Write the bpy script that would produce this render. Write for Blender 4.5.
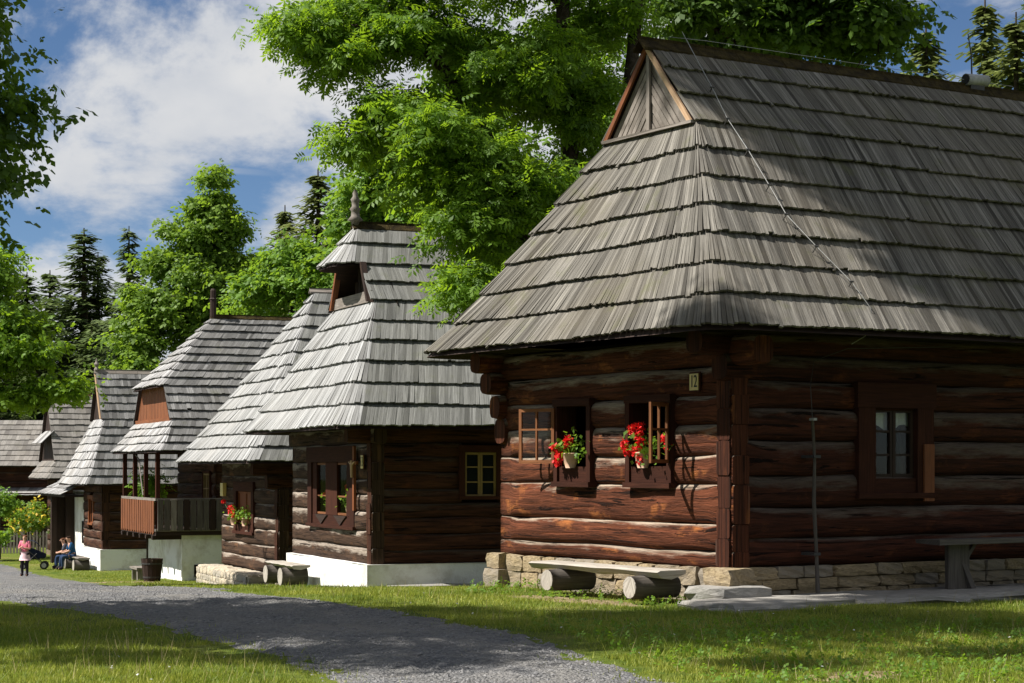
import bpy, math, random
import numpy as np
from mathutils import Vector, Matrix

for o in list(bpy.data.objects): bpy.data.objects.remove(o)
scene = bpy.context.scene
COL = scene.collection
random.seed(7)
RNG = np.random.default_rng(11)
R = math.radians

# ------------------------------------------------------------------ camera, world, sun, exposure
FPX = 1941.0; CAMZ = 1.6; HOR = 468.0
cd = bpy.data.cameras.new('camera'); cam = bpy.data.objects.new('camera', cd); COL.objects.link(cam)
cd.sensor_width = 36; cd.lens = FPX / 1024 * 36; cd.clip_end = 3000; cd.clip_start = 0.1
cam.location = (0, 0, CAMZ); cam.rotation_euler = (R(90), 0, 0)
cd.shift_y = (HOR - 341.5) / 1024
scene.camera = cam

SH = Vector((-.98, -.20)).normalized(); SEL = R(52)
SUN = Vector((SH.x * math.cos(SEL), SH.y * math.cos(SEL), math.sin(SEL)))
sl = bpy.data.lights.new('sun', 'SUN'); sl.energy = 5.0; sl.angle = R(.53); sl.color = (1, .96, .90)
so = bpy.data.objects.new('sun', sl); COL.objects.link(so); so.location = (-40, -10, 60)
so.rotation_euler = (-SUN).to_track_quat('-Z', 'Y').to_euler()

w = bpy.data.worlds.new('World'); scene.world = w; w.use_nodes = True
nt = w.node_tree; nt.nodes.clear()
def N(t, **k):
    n = nt.nodes.new(t)
    for a, b in k.items(): setattr(n, a, b)
    return n
def link(a, b): nt.links.new(a, b)
def math_(op, a, b=None, clamp=False):
    n = N('ShaderNodeMath', operation=op, use_clamp=clamp)
    for i, x in enumerate((a, b)):
        if x is None: continue
        if isinstance(x, (int, float)): n.inputs[i].default_value = x
        else: link(x, n.inputs[i])
    return n.outputs[0]
def maprange(v, a, b, c=0., d=1.):
    n = N('ShaderNodeMapRange', interpolation_type='SMOOTHSTEP')
    link(v, n.inputs[0])
    for i, x in zip((1, 2, 3, 4), (a, b, c, d)): n.inputs[i].default_value = x
    return n.outputs[0]
sky = N('ShaderNodeTexSky', sky_type='NISHITA', sun_disc=False)
sky.sun_elevation = SEL; sky.sun_rotation = math.atan2(SH.x, SH.y)
sky.altitude = 1500; sky.air_density = .8; sky.dust_density = .1; sky.ozone_density = 4
bg1 = N('ShaderNodeBackground'); bg1.inputs[1].default_value = .05
hs = N('ShaderNodeHueSaturation'); hs.inputs['Saturation'].default_value = 1.05
link(sky.outputs[0], hs.inputs['Color']); link(hs.outputs[0], bg1.inputs[0])
tc = N('ShaderNodeTexCoord')
mp = N('ShaderNodeMapping'); mp.inputs['Scale'].default_value = (1, 1, 1.5); mp.inputs['Location'].default_value = (3.27, .4, .62)
link(tc.outputs['Generated'], mp.inputs[0])
n1 = N('ShaderNodeTexNoise'); n1.inputs['Scale'].default_value = 5.5; n1.inputs['Detail'].default_value = 9; n1.inputs['Roughness'].default_value = .61
n1.inputs['Distortion'].default_value = .25
link(mp.outputs[0], n1.inputs['Vector'])
n2 = N('ShaderNodeTexNoise'); n2.inputs['Scale'].default_value = 14; n2.inputs['Detail'].default_value = 6
link(mp.outputs[0], n2.inputs['Vector'])
mask = maprange(n1.outputs['Fac'], .42, .56)
# two thin vapour trails high in the west, bands along a sloping line with ragged edges
sep = N('ShaderNodeSeparateXYZ'); link(tc.outputs['Generated'], sep.inputs[0])
def trail(z0, slope, w_, x0, x1, amt):
    line = math_('ADD', math_('MULTIPLY', sep.outputs[0], slope), z0)
    d = math_('ABSOLUTE', math_('SUBTRACT', sep.outputs[2], line))
    d = math_('ADD', d, math_('MULTIPLY', math_('SUBTRACT', n2.outputs['Fac'], .5), w_ * .9))
    m = maprange(d, w_, w_ * .2)
    ends = math_('MULTIPLY', maprange(sep.outputs[0], x0 - .03, x0 + .01), maprange(sep.outputs[0], x1 + .06, x1 - .04))
    front = math_('GREATER_THAN', sep.outputs[1], 0.)
    return math_('MULTIPLY', math_('MULTIPLY', m, math_('MULTIPLY', ends, front)), amt)
t1 = trail(.1515, -.06, .0034, -.205, -.165, .8)
t2 = trail(.1430, -.05, .0022, -.205, -.165, .9)
mask = math_('MAXIMUM', mask, math_('MAXIMUM', t1, t2))
ramp = N('ShaderNodeValToRGB')
ramp.color_ramp.elements[0].position = .3; ramp.color_ramp.elements[0].color = (.74, .78, .85, 1)
ramp.color_ramp.elements[1].position = .68; ramp.color_ramp.elements[1].color = (1.0, 1.0, 1.0, 1)
link(n2.outputs['Fac'], ramp.inputs[0])
bg2 = N('ShaderNodeBackground'); bg2.inputs[1].default_value = .43
link(ramp.outputs[0], bg2.inputs[0])
mx = N('ShaderNodeMixShader'); link(mask, mx.inputs[0]); link(bg1.outputs[0], mx.inputs[1]); link(bg2.outputs[0], mx.inputs[2])
wo = N('ShaderNodeOutputWorld'); link(mx.outputs[0], wo.inputs[0])

vs = scene.view_settings
vs.view_transform = 'Standard'; vs.look = 'None'; vs.exposure = 0.85; vs.gamma = 1; vs.use_curve_mapping = False
scene.render.engine = 'CYCLES'
scene.cycles.max_bounces = 8; scene.cycles.diffuse_bounces = 4; scene.cycles.transmission_bounces = 4
scene.render.resolution_x = 1024; scene.render.resolution_y = 683

# ------------------------------------------------------------------ terrain height
_gy = [-60, 23.5, 27, 30, 34, 38, 47, 56, 66, 74, 86, 100, 130, 600]
_gz = [0, 0, -.09, -.28, -.54, -.78, -1.26, -1.66, -2.07, -2.15, -2.2, -2.3, -2.4, -2.4]
def gz(x, y):
    x = np.asarray(x, float); y = np.asarray(y, float)
    z = (np.interp(y - 1.2, _gy, _gz) + np.interp(y, _gy, _gz) + np.interp(y + 1.2, _gy, _gz)) / 3
    return z + .02 * np.sin(x * .9 + 1.3) * np.cos(y * .7) + .012 * np.sin(x * 2.1 + y * 1.7)
def GZ(x, y): return float(gz(x, y))
def W3(px, py, Y): return Vector(((px - 512) / FPX * Y, Y, CAMZ + (HOR - py) / FPX * Y))

# ------------------------------------------------------------------ materials
MATS = {}
class NB:
    def __init__(s, name):
        s.m = bpy.data.materials.new(name); s.m.use_nodes = True; s.t = s.m.node_tree
        s.t.nodes.clear(); s.out = s.n('ShaderNodeOutputMaterial')
    def n(s, t, **k):
        x = s.t.nodes.new(t)
        for a, b in k.items(): setattr(x, a, b)
        return x
    def l(s, a, b): s.t.links.new(a, b)
    def uv(s, sx=1, sy=1, sz=1, src='UV'):
        c = s.n('ShaderNodeTexCoord'); m = s.n('ShaderNodeMapping'); m.inputs['Scale'].default_value = (sx, sy, sz)
        s.l(c.outputs[src], m.inputs[0]); return m.outputs[0]
    def noise(s, vec, scale=1, detail=4, rough=.55, dist=0):
        x = s.n('ShaderNodeTexNoise'); x.inputs['Scale'].default_value = scale; x.inputs['Detail'].default_value = detail
        x.inputs['Roughness'].default_value = rough; x.inputs['Distortion'].default_value = dist
        s.l(vec, x.inputs['Vector']); return x.outputs['Fac']
    def attr(s, nm): return s.n('ShaderNodeAttribute', attribute_name=nm).outputs['Fac']
    def math(s, op, a, b=None, clamp=False):
        x = s.n('ShaderNodeMath', operation=op, use_clamp=clamp)
        for i, q in enumerate((a, b)):
            if q is None: continue
            if isinstance(q, (int, float)): x.inputs[i].default_value = q
            else: s.l(q, x.inputs[i])
        return x.outputs[0]
    def mr(s, v, a, b, c=0., d=1.):
        x = s.n('ShaderNodeMapRange'); x.inputs[1].default_value = a; x.inputs[2].default_value = b
        x.inputs[3].default_value = c; x.inputs[4].default_value = d; s.l(v, x.inputs[0]); return x.outputs[0]
    def mix(s, f, a, b, mode='MIX'):
        x = s.n('ShaderNodeMix', data_type='RGBA', blend_type=mode)
        if isinstance(f, (int, float)): x.inputs[0].default_value = f
        else: s.l(f, x.inputs[0])
        for i, q in ((6, a), (7, b)):
            if isinstance(q, tuple): x.inputs[i].default_value = (*q, 1)
            else: s.l(q, x.inputs[i])
        return x.outputs[2]
    def bump(s, h, st=.5, d=.02):
        x = s.n('ShaderNodeBump'); x.inputs['Strength'].default_value = st; x.inputs['Distance'].default_value = d
        s.l(h, x.inputs['Height']); return x.outputs[0]
    def bsdf(s, col, rough=.8, spec=.25, norm=None, **k):
        p = s.n('ShaderNodeBsdfPrincipled'); p.inputs['Roughness'].default_value = rough
        p.inputs['Specular IOR Level'].default_value = spec
        if isinstance(col, tuple): p.inputs['Base Color'].default_value = (*col, 1)
        else: s.l(col, p.inputs['Base Color'])
        if norm is not None: s.l(norm, p.inputs['Normal'])
        for a, b in k.items(): p.inputs[a].default_value = b
        s.l(p.outputs[0], s.out.inputs[0]); return p

def m_shingle(name, light, dark, brown, moss=.25):
    b = NB(name); t = b.attr('tone')
    g = b.noise(b.uv(38, .9), 1, 5, .7)
    g2 = b.noise(b.uv(120, 1.6), 1, 3, .6)
    big = b.noise(b.uv(1, 1, 1, 'Object'), .55, 4)
    c = b.mix(b.mr(t, 0, 1), dark, light)
    c = b.mix(b.mr(g, .36, .62), b.mix(.75, c, dark), c)
    c = b.mix(b.math('MULTIPLY', b.mr(g2, .52, .68), .7), c, dark)
    c = b.mix(b.math('MULTIPLY', b.mr(big, .46, .70), .5), c, brown)
    ms = b.math('MULTIPLY', b.mr(b.noise(b.uv(1, 1, 1, 'Object'), 2.2, 6, .7), .56, .72), moss)
    c = b.mix(ms, c, (.085, .10, .022))
    b.bsdf(c, .85, .12, b.bump(b.math('ADD', g, g2), .55, .012)); return b.m
def m_log(name, brown, dark, grey, rust, greyamt=1.0):
    b = NB(name); t = b.attr('tone')
    g = b.noise(b.uv(1.2, 26), 1, 6, .65, .3)
    fine = b.noise(b.uv(5, 90), 1, 3, .6)
    blot = b.noise(b.uv(1.6, 3.5), 1, 5, .65)
    c = b.mix(b.mr(g, .32, .68), dark, brown)
    c = b.mix(b.math('MULTIPLY', b.mr(blot, .57, .70), .8), c, rust)
    sx = b.n('ShaderNodeSeparateXYZ'); b.l(b.uv(1, 1), sx.inputs[0])
    v = sx.outputs[1]
    band = b.math('SUBTRACT', 1., b.math('DIVIDE', b.math('ABSOLUTE', b.math('SUBTRACT', v, .19)), .17))
    band = b.math('ADD', band, b.math('MULTIPLY', b.math('SUBTRACT', b.noise(b.uv(1.1, 9), 1, 5, .65), .5), 2.2))
    band = b.math('ADD', band, b.math('MULTIPLY', b.math('SUBTRACT', t, .5), .7))
    f = b.math('MULTIPLY', b.mr(band, .15, .7), greyamt, True)
    gc = b.mix(b.mr(fine, .35, .65), tuple(x * .62 for x in grey), grey)
    c = b.mix(f, c, gc)
    crack = b.mr(b.noise(b.uv(.6, 15), 1.3, 6, .65, .7), .405, .375)
    c = b.mix(b.math('MULTIPLY', crack, .9), c, (.006, .004, .003))
    crack2 = b.mr(b.noise(b.uv(1.4, 42), 1.1, 5, .7, .5), .40, .36)
    c = b.mix(b.math('MULTIPLY', crack2, .75), c, dark)
    c = b.mix(b.mr(t, 0, 1, .0, .35), c, dark)
    h = b.math('SUBTRACT', b.math('ADD', g, b.math('MULTIPLY', fine, .5)), b.math('MULTIPLY', crack, 1.5))
    b.bsdf(c, .85, .12, b.bump(h, 1., .03)); return b.m
def m_wood(name, c1, c2, sc=1., rough=.75, spec=.3):
    b = NB(name); t = b.attr('tone')
    g = b.noise(b.uv(2 * sc, 40 * sc), 1, 5, .65, .4)
    bl = b.noise(b.uv(1, 1, 1, 'Object'), 3, 4)
    c = b.mix(b.mr(g, .35, .68), c1, c2)
    c = b.mix(b.mr(bl, .4, .75, 0, .5), c, c1)
    c = b.mix(b.mr(t, 0, 1, 0, .5), c, c1)
    b.bsdf(c, rough, spec, b.bump(g, .5, .01)); return b.m
def m_plain(name, c1, c2, scale=6., rough=.85, spec=.2, bump=.3, bd=.01):
    b = NB(name); v = b.uv(1, 1, 1, 'Object')
    n_ = b.noise(v, scale, 6, .62); n2_ = b.noise(v, scale * 7, 3, .6)
    c = b.mix(b.mr(n_, .36, .66), c1, c2)
    c = b.mix(b.mr(n2_, .4, .75, 0, .35), c, c1)
    b.bsdf(c, rough, spec, b.bump(b.math('ADD', n_, n2_), bump, bd)); return b.m
def m_stone(name, a, c_, d):
    b = NB(name); t = b.attr('tone'); v = b.uv(1, 1, 1, 'Object')
    n_ = b.noise(v, 9, 7, .65); n2_ = b.noise(v, 2.2, 4)
    c = b.mix(b.mr(n_, .35, .68), a, c_)
    c = b.mix(b.mr(b.math('ADD', b.math('MULTIPLY', n2_, .6), b.math('MULTIPLY', t, .5)), .4, .8), c, d)
    b.bsdf(c, .9, .2, b.bump(n_, .8, .025)); return b.m
def m_leaf(name, c1, c2, trans=.45, tcol=None):
    b = NB(name); t = b.attr('tone')
    c = b.mix(b.mr(t, 0, 1), c1, c2)
    tc_ = b.mix(.5, c, tcol) if tcol else c
    p = b.n('ShaderNodeBsdfPrincipled'); b.l(c, p.inputs['Base Color']); p.inputs['Roughness'].default_value = .55
    p.inputs['Specular IOR Level'].default_value = .35
    tr = b.n('ShaderNodeBsdfTranslucent'); b.l(tc_, tr.inputs[0])
    m = b.n('ShaderNodeMixShader'); m.inputs[0].default_value = trans
    b.l(p.outputs[0], m.inputs[1]); b.l(tr.outputs[0], m.inputs[2]); b.l(m.outputs[0], b.out.inputs[0]); return b.m
M = MATS
M['sh12'] = m_shingle('weathered_shingle_brown', (.30, .28, .243), (.040, .036, .030), (.14, .12, .088), .38)
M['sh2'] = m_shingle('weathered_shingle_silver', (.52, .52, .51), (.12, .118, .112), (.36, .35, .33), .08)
M['sh2s'] = m_shingle('dark_mossy_shingle_silver', (.31, .31, .29), (.08, .08, .072), (.20, .196, .17), .3)  # side slopes: darker base tones than the front, with more moss patches
M['sh4s'] = m_shingle('dark_mossy_shingle_grey', (.31, .305, .295), (.07, .068, .064), (.20, .19, .17), .22)  # side slopes of the grey roofs: darker base tones, more moss patches
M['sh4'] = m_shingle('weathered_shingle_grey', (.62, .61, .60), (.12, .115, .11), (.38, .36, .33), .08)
M['sh6'] = m_shingle('weathered_shingle_dark', (.33, .31, .28), (.12, .11, .10), (.22, .19, .16), .2)
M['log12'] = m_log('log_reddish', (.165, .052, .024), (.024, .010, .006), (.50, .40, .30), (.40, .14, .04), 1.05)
M['log12s'] = m_log('log_sheltered_shaded', (.10, .032, .017), (.018, .008, .005), (.19, .15, .12), (.19, .06, .022), .9)  # side wall: less weather grey, and tones darkened to deepen the wall's shade
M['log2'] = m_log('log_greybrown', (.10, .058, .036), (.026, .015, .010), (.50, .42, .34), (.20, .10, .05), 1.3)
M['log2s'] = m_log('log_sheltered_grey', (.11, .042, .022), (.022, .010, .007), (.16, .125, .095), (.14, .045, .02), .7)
M['log4'] = m_log('log_brown', (.10, .045, .026), (.025, .012, .008), (.22, .17, .13), (.18, .07, .03), .7)
M['wood_red'] = m_wood('painted_brown_timber', (.035, .012, .007), (.085, .027, .014), 1., .85, .12)
M['frame_dark'] = m_wood('aged_window_frame', (.028, .010, .006), (.065, .022, .012), 1., .85, .12)
M['wood_dark2'] = m_wood('grey_brown_pole', (.06, .05, .042), (.15, .13, .11))
M['wood_dark'] = m_wood('dark_timber', (.018, .010, .007), (.055, .028, .018))
M['wood_orange'] = m_wood('fresh_orange_timber', (.12, .04, .015), (.29, .098, .032))
M['wood_pale'] = m_wood('pale_timber', (.40, .25, .14), (.62, .45, .29))
M['wood_grey'] = m_wood('weathered_grey_timber', (.13, .11, .09), (.34, .30, .26))
M['bench_grey'] = m_wood('silvery_bench_timber', (.26, .23, .19), (.55, .50, .43))
M['sash'] = m_wood('brown_sash_timber', (.14, .05, .017), (.30, .12, .04))
M['sash_yellow'] = m_wood('ochre_sash_timber', (.22, .14, .045), (.34, .23, .085))
M['shutter'] = m_wood('orange_brown_shutter', (.15, .045, .013), (.26, .085, .025))
M['ridge'] = m_plain('mossy_ridge', (.022, .016, .008), (.075, .055, .018), 7., .95, .1, .9, .05)
b = NB('limewash'); v = b.uv(1, 1, 1, 'Object')
c = b.mix(b.mr(b.noise(v, 1.3, 7, .7), .47, .64, 0, .8), (.82, .81, .78), (.50, .46, .39)); c = b.mix(b.mr(b.noise(v, 6, 6, .7), .58, .72, 0, .5), c, (.50, .46, .40))
b.bsdf(c, .92, .15, b.bump(b.noise(v, 4, 6, .6), .6, .05)); M['white'] = b.m
M['stone'] = m_stone('sandstone_block', (.20, .15, .09), (.40, .31, .18), (.25, .215, .17))
M['stone_pale'] = m_stone('pale_field_stone', (.42, .35, .25), (.60, .52, .40), (.38, .34, .28))
M['pebble'] = m_stone('pebble', (.11, .11, .115), (.30, .29, .28), (.20, .195, .19))
M['slab'] = m_stone('grey_slab', (.22, .205, .18), (.34, .32, .29), (.26, .25, .23))
M['mortar'] = m_plain('mortar', (.13, .10, .065), (.22, .18, .12), 8, .95, .1, .6, .02)
M['dark'] = m_plain('dark_interior', (.012, .008, .006), (.02, .013, .01), 3, .95, .05)
M['curtain'] = m_plain('white_lace', (.55, .54, .52), (.7, .69, .67), 30, .95, .05, .5)
M['metal'] = m_plain('galvanised_wire', (.26, .26, .25), (.38, .38, .36), 20, .5, .4, .1)
M['iron'] = m_plain('dark_iron', (.03, .03, .03), (.06, .055, .05), 20, .6, .4, .1)
M['sign'] = m_plain('yellow_enamel', (.55, .42, .13), (.62, .48, .16), 20, .4, .4, .05)
M['ink'] = m_plain('black_paint', (.01, .01, .01), (.02, .02, .02), 20, .6)
M['bark'] = m_plain('bark', (.035, .026, .018), (.10, .08, .06), 5, .95, .1, 1., .05)
b = NB('window_glass'); b.bsdf((.012, .014, .014), .06, .6); M['glass'] = b.m
b = NB('clear_glass'); p = b.n('ShaderNodeBsdfGlossy'); p.inputs['Roughness'].default_value = .03
t_ = b.n('ShaderNodeBsdfTransparent'); t_.inputs[0].default_value = (.9, .93, .92, 1)
m_ = b.n('ShaderNodeMixShader'); m_.inputs[0].default_value = .02
b.l(t_.outputs[0], m_.inputs[1]); b.l(p.outputs[0], m_.inputs[2]); b.l(m_.outputs[0], b.out.inputs[0]); M['clear'] = b.m
M['leaf_ash'] = m_leaf('ash_leaf', (.050, .115, .008), (.17, .30, .022), .52, (.42, .62, .02))
M['leaf_lin'] = m_leaf('linden_leaf', (.060, .125, .013), (.19, .30, .034), .48, (.38, .56, .03))
M['leaf_dark'] = m_leaf('dark_leaf', (.030, .068, .010), (.085, .155, .02), .42, (.24, .40, .02))
M['leaf_bright'] = m_leaf('bright_leaf', (.07, .16, .012), (.17, .30, .03), .48, (.36, .52, .03))
M['needle'] = m_leaf('spruce_needle', (.048, .080, .022), (.135, .18, .048), .32)
M['needle_y'] = m_leaf('spruce_needle_yellowish', (.075, .10, .024), (.20, .235, .06), .35)  # lighter, yellower needle colour
M['grassblade'] = m_leaf('grass_blade', (.12, .195, .014), (.42, .42, .07), .42, (.3, .36, .04))
M['petal'] = m_leaf('red_petal', (.55, .008, .010), (.85, .03, .025), .25)
M['petal_y'] = m_leaf('yellow_petal', (.6, .42, .03), (.8, .62, .08), .25)
M['pot'] = m_plain('pale_pot', (.42, .26, .17), (.6, .42, .3), 6, .7)
M['skin'] = m_plain('skin', (.50, .28, .19), (.55, .32, .22), 5, .55, .3, .05)

# ------------------------------------------------------------------ mesh helpers
def finish(ob, parent=None, label=None, cat=None, group=None, kind=None):
    COL.objects.link(ob)
    if parent is not None: ob.parent = parent
    if label: ob['label'] = label
    if cat: ob['category'] = cat
    if group: ob['group'] = group
    if kind: ob['kind'] = kind
    return ob
def empty(name, loc=(0, 0, 0), rz=0, label=None, cat=None, group=None, parent=None):
    e = bpy.data.objects.new(name, None); e.location = loc; e.rotation_euler = (0, 0, rz); e.empty_display_size = .2
    return finish(e, parent, label, cat, group)
class MB:
    def __init__(s): s.v = []; s.f = []; s.u = []; s.t = []
    def poly(s, pts, uvs=None, tone=.5):
        i = len(s.v); s.v += [tuple(p) for p in pts]; s.f.append(list(range(i, i + len(pts))))
        s.u += uvs if uvs else [(p[0] + p[1], p[2]) for p in pts]; s.t.append(tone)
    def hexa(s, c, tone=.5, seed=0.):
        """8 corners: 0-3 bottom ring, 4-7 top ring"""
        d = [(Vector(c[1]) - Vector(c[0])).length, (Vector(c[3]) - Vector(c[0])).length, (Vector(c[4]) - Vector(c[0])).length]
        k = d.index(max(d)); o = [i for i in range(3) if i != k]
        par = [(0, 0, 0), (1, 0, 0), (1, 1, 0), (0, 1, 0), (0, 0, 1), (1, 0, 1), (1, 1, 1), (0, 1, 1)]
        uvp = [(seed + q[k] * d[k], seed * .37 + q[o[0]] * d[o[0]] + q[o[1]] * d[o[1]]) for q in par]
        i = len(s.v); s.v += [tuple(p) for p in c]
        for f in ((3, 2, 1, 0), (4, 5, 6, 7), (0, 1, 5, 4), (1, 2, 6, 5), (2, 3, 7, 6), (3, 0, 4, 7)):
            s.f.append([i + q for q in f]); s.u += [uvp[q] for q in f]; s.t.append(tone)
    def box(s, x0, x1, y0, y1, z0, z1, tone=None, j=0.):
        q = lambda: random.uniform(-j, j) if j else 0.
        c = [(x0, y0, z0), (x1, y0, z0), (x1, y1, z0), (x0, y1, z0), (x0, y0, z1), (x1, y0, z1), (x1, y1, z1), (x0, y1, z1)]
        c = [(a + q(), b_ + q(), d + q()) for a, b_, d in c]
        s.hexa(c, random.random() if tone is None else tone, random.random() * 20)
    def tube(s, pts, rad, n=8, tone=.5, cap=True):
        pts = [Vector(p) for p in pts]; rings = []
        if not hasattr(rad, '__len__'): rad = [rad] * len(pts)
        L = 0; sd = random.random() * 9
        for i, p in enumerate(pts):
            d = (pts[min(i + 1, len(pts) - 1)] - pts[max(i - 1, 0)]).normalized()
            a = Vector((0, 0, 1)) if abs(d.z) < .9 else Vector((1, 0, 0))
            e1 = d.cross(a).normalized(); e2 = e1.cross(d).normalized()
            st = len(s.v)
            for k in range(n):
                an = 2 * math.pi * k / n
                s.v.append(tuple(p + (e1 * math.cos(an) + e2 * math.sin(an)) * rad[i]))
            if i: L2 = L + (p - pts[i - 1]).length
            else: L2 = 0
            rings.append((st, L, L2)); L = L2
        for i in range(1, len(rings)):
            a, b_ = rings[i - 1][0], rings[i][0]
            for k in range(n):
                k2 = (k + 1) % n
                s.f.append([a + k, a + k2, b_ + k2, b_ + k]); s.t.append(tone)
                s.u += [(sd + rings[i][1], k / n), (sd + rings[i][1], (k + 1) / n), (sd + rings[i][2], (k + 1) / n), (sd + rings[i][2], k / n)]
        if cap:
            for st, rev in ((rings[0][0], False), (rings[-1][0], True)):
                f = [st + k for k in range(n)]
                if rev: f.reverse()
                s.f.append(f); s.t.append(tone); s.u += [(sd + .1 * math.cos(k), .1 * math.sin(k)) for k in range(n)]
    def lathe(s, prof, n=12, c=(0, 0, 0), tone=.5):
        s.tube([(c[0], c[1], c[2] + z) for r, z in prof], [r for r, z in prof], n, tone)
    def build(s, name, mat, parent=None, smooth=False, bevel=0, **k):
        me = bpy.data.meshes.new(name); me.from_pydata(s.v, [], s.f)
        uv = me.uv_layers.new(name='UVMap')
        uv.data.foreach_set('uv', np.array(s.u, np.float32).ravel())
        at = me.attributes.new('tone', 'FLOAT', 'FACE'); at.data.foreach_set('value', np.array(s.t, np.float32))
        if smooth: me.polygons.foreach_set('use_smooth', [True] * len(me.polygons))
        me.materials.append(M[mat] if isinstance(mat, str) else mat); me.update()
        ob = bpy.data.objects.new(name, me)
        if bevel:
            bm_ = ob.modifiers.new('bevel', 'BEVEL'); bm_.width = bevel; bm_.segments = 2; bm_.limit_method = 'ANGLE'
        return finish(ob, parent, **k)
def np_mesh(name, verts, k, mat, parent=None, tones=None, **kw):
    """verts (n*k,3): n separate polygons of k corners"""
    verts = np.asarray(verts, np.float32).reshape(-1, 3); n = len(verts) // k
    me = bpy.data.meshes.new(name); me.vertices.add(n * k); me.loops.add(n * k); me.polygons.add(n)
    me.vertices.foreach_set('co', verts.ravel())
    me.loops.foreach_set('vertex_index', np.arange(n * k, dtype=np.int32))
    me.polygons.foreach_set('loop_start', np.arange(0, n * k, k, dtype=np.int32))
    me.polygons.foreach_set('loop_total', np.full(n, k, np.int32))
    at = me.attributes.new('tone', 'FLOAT', 'FACE')
    at.data.foreach_set('value', np.asarray(RNG.random(n) if tones is None else tones, np.float32))
    me.materials.append(M[mat]); me.update(calc_edges=True); me.validate()
    ob = bpy.data.objects.new(name, me)
    return finish(ob, parent, **kw)

# ------------------------------------------------------------------ ground and road
def grid_axis(segs):
    a = []
    for s0, s1, st in segs: a += list(np.arange(s0, s1, st))
    return np.array(a + [segs[-1][1]])
gx = grid_axis([(-400, -60, 20), (-60, -20, 2), (-20, 12, .5), (12, 60, 3), (60, 400, 20)])
gyv = grid_axis([(-60, 8, 4), (8, 80, .5), (80, 130, 4), (130, 900, 40)])
X, Y = np.meshgrid(gx, gyv); Z = gz(X, Y)
me = bpy.data.meshes.new('ground'); nx, ny = len(gx), len(gyv)
idx = np.arange(nx * ny).reshape(ny, nx)
me.from_pydata(np.stack([X, Y, Z], -1).reshape(-1, 3).tolist(), [], np.stack([idx[:-1, :-1], idx[:-1, 1:], idx[1:, 1:], idx[1:, :-1]], -1).reshape(-1, 4).tolist())
me.polygons.foreach_set('use_smooth', [True] * len(me.polygons))
b = NB('meadow'); v = b.uv(1, 1, 1, 'Object')
c = b.mix(b.mr(b.noise(v, 1.6, 6, .65), .35, .66), (.06, .10, .012), (.16, .18, .03))
c = b.mix(b.mr(b.noise(v, .35, 5, .6), .54, .72, 0, .7), c, (.20, .17, .06))
c = b.mix(b.mr(b.noise(v, 22, 4, .7), .5, .75, 0, .6), c, (.04, .055, .010))
b.bsdf(c, .95, .1, b.bump(b.noise(v, 30, 5, .7), .9, .04)); me.materials.append(b.m)
finish(bpy.data.objects.new('ground', me), kind='structure')

RE = [(1.75, 10), (1.4, 14.4), (.5, 18), (-.75, 21), (-2.05, 23.5), (-3.1, 25.5), (-4.3, 30), (-6.2, 38), (-9.0, 47), (-11.9, 56), (-15.3, 66), (-19, 76), (-26, 90), (-40, 104)]
LE = [(-.7, 10), (-1.5, 14.4), (-2.9, 18), (-4.6, 20.8), (-6.2, 23.0), (-7.8, 25.2), (-10.2, 30), (-13.2, 38), (-16.5, 47), (-20, 56), (-24, 66), (-28, 76), (-34, 90), (-46, 104)]
ry = np.concatenate([np.arange(10, 30, .22), np.arange(30, 104, .8)])
rl = np.interp(ry, [p[1] for p in LE], [p[0] for p in LE]); rr = np.interp(ry, [p[1] for p in RE], [p[0] for p in RE])
rl = np.convolve(np.pad(rl, 3, 'edge'), np.ones(7) / 7, 'valid'); rr = np.convolve(np.pad(rr, 3, 'edge'), np.ones(7) / 7, 'valid')
def hash_noise(x, y, s=1.):
    x = np.asarray(x) * s; y = np.asarray(y) * s
    return (np.sin(x * 1.7 + 3 * np.sin(y * .9)) + np.sin(y * 2.3 + 2 * np.sin(x * 1.3 + 1)) + .6 * np.sin(x * 5.1 + y * 3.7) + .5 * np.sin(x * 9.3 - y * 7.1 + 2)) / 3.1
KR = 40
fr = np.linspace(-.08, 1.08, KR)
RX = rl[:, None] + (rr - rl)[:, None] * fr[None]; RYY = np.repeat(ry[:, None], KR, 1)
prof = .035 - .075 * (np.abs(fr - .5) * 2) ** 4
RZ = gz(RX, RYY) + prof[None] + .016 * hash_noise(RX, RYY, 1.6) + .008 * RNG.standard_normal(RX.shape) * (RYY < 40)
me = bpy.data.meshes.new('gravel_road'); idx = np.arange(KR * len(ry)).reshape(len(ry), KR)
me.from_pydata(np.stack([RX, RYY, RZ], -1).reshape(-1, 3).tolist(), [], np.stack([idx[:-1, :-1], idx[:-1, 1:], idx[1:, 1:], idx[1:, :-1]], -1).reshape(-1, 4).tolist())
me.polygons.foreach_set('use_smooth', [True] * len(me.polygons))
at = me.attributes.new('lane', 'FLOAT', 'POINT'); lane = np.exp(-((fr - .3) / .09) ** 2) + np.exp(-((fr - .68) / .09) ** 2); at.data.foreach_set('value', np.tile(lane, len(ry)).astype(np.float32))
b = NB('gravel'); v = b.uv(1, 1, 1, 'Object')
vo = b.n('ShaderNodeTexVoronoi'); vo.inputs['Scale'].default_value = 34; b.l(v, vo.inputs['Vector'])
sepc = b.n('ShaderNodeSeparateColor'); b.l(vo.outputs['Color'], sepc.inputs[0])
c = b.mix(b.mr(sepc.outputs[0], 0, 1), (.085, .088, .095), (.27, .265, .26))
c = b.mix(b.mr(b.noise(v, 1.1, 6, .65), .42, .68, 0, .6), c, (.15, .142, .13))
c = b.mix(b.mr(b.noise(v, 60, 3, .6), .5, .7, 0, .5), c, (.06, .06, .062))
c = b.mix(b.mr(b.noise(v, .7, 5, .7, 1.), .5, .66, 0, .75), c, (.27, .25, .22))
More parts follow.
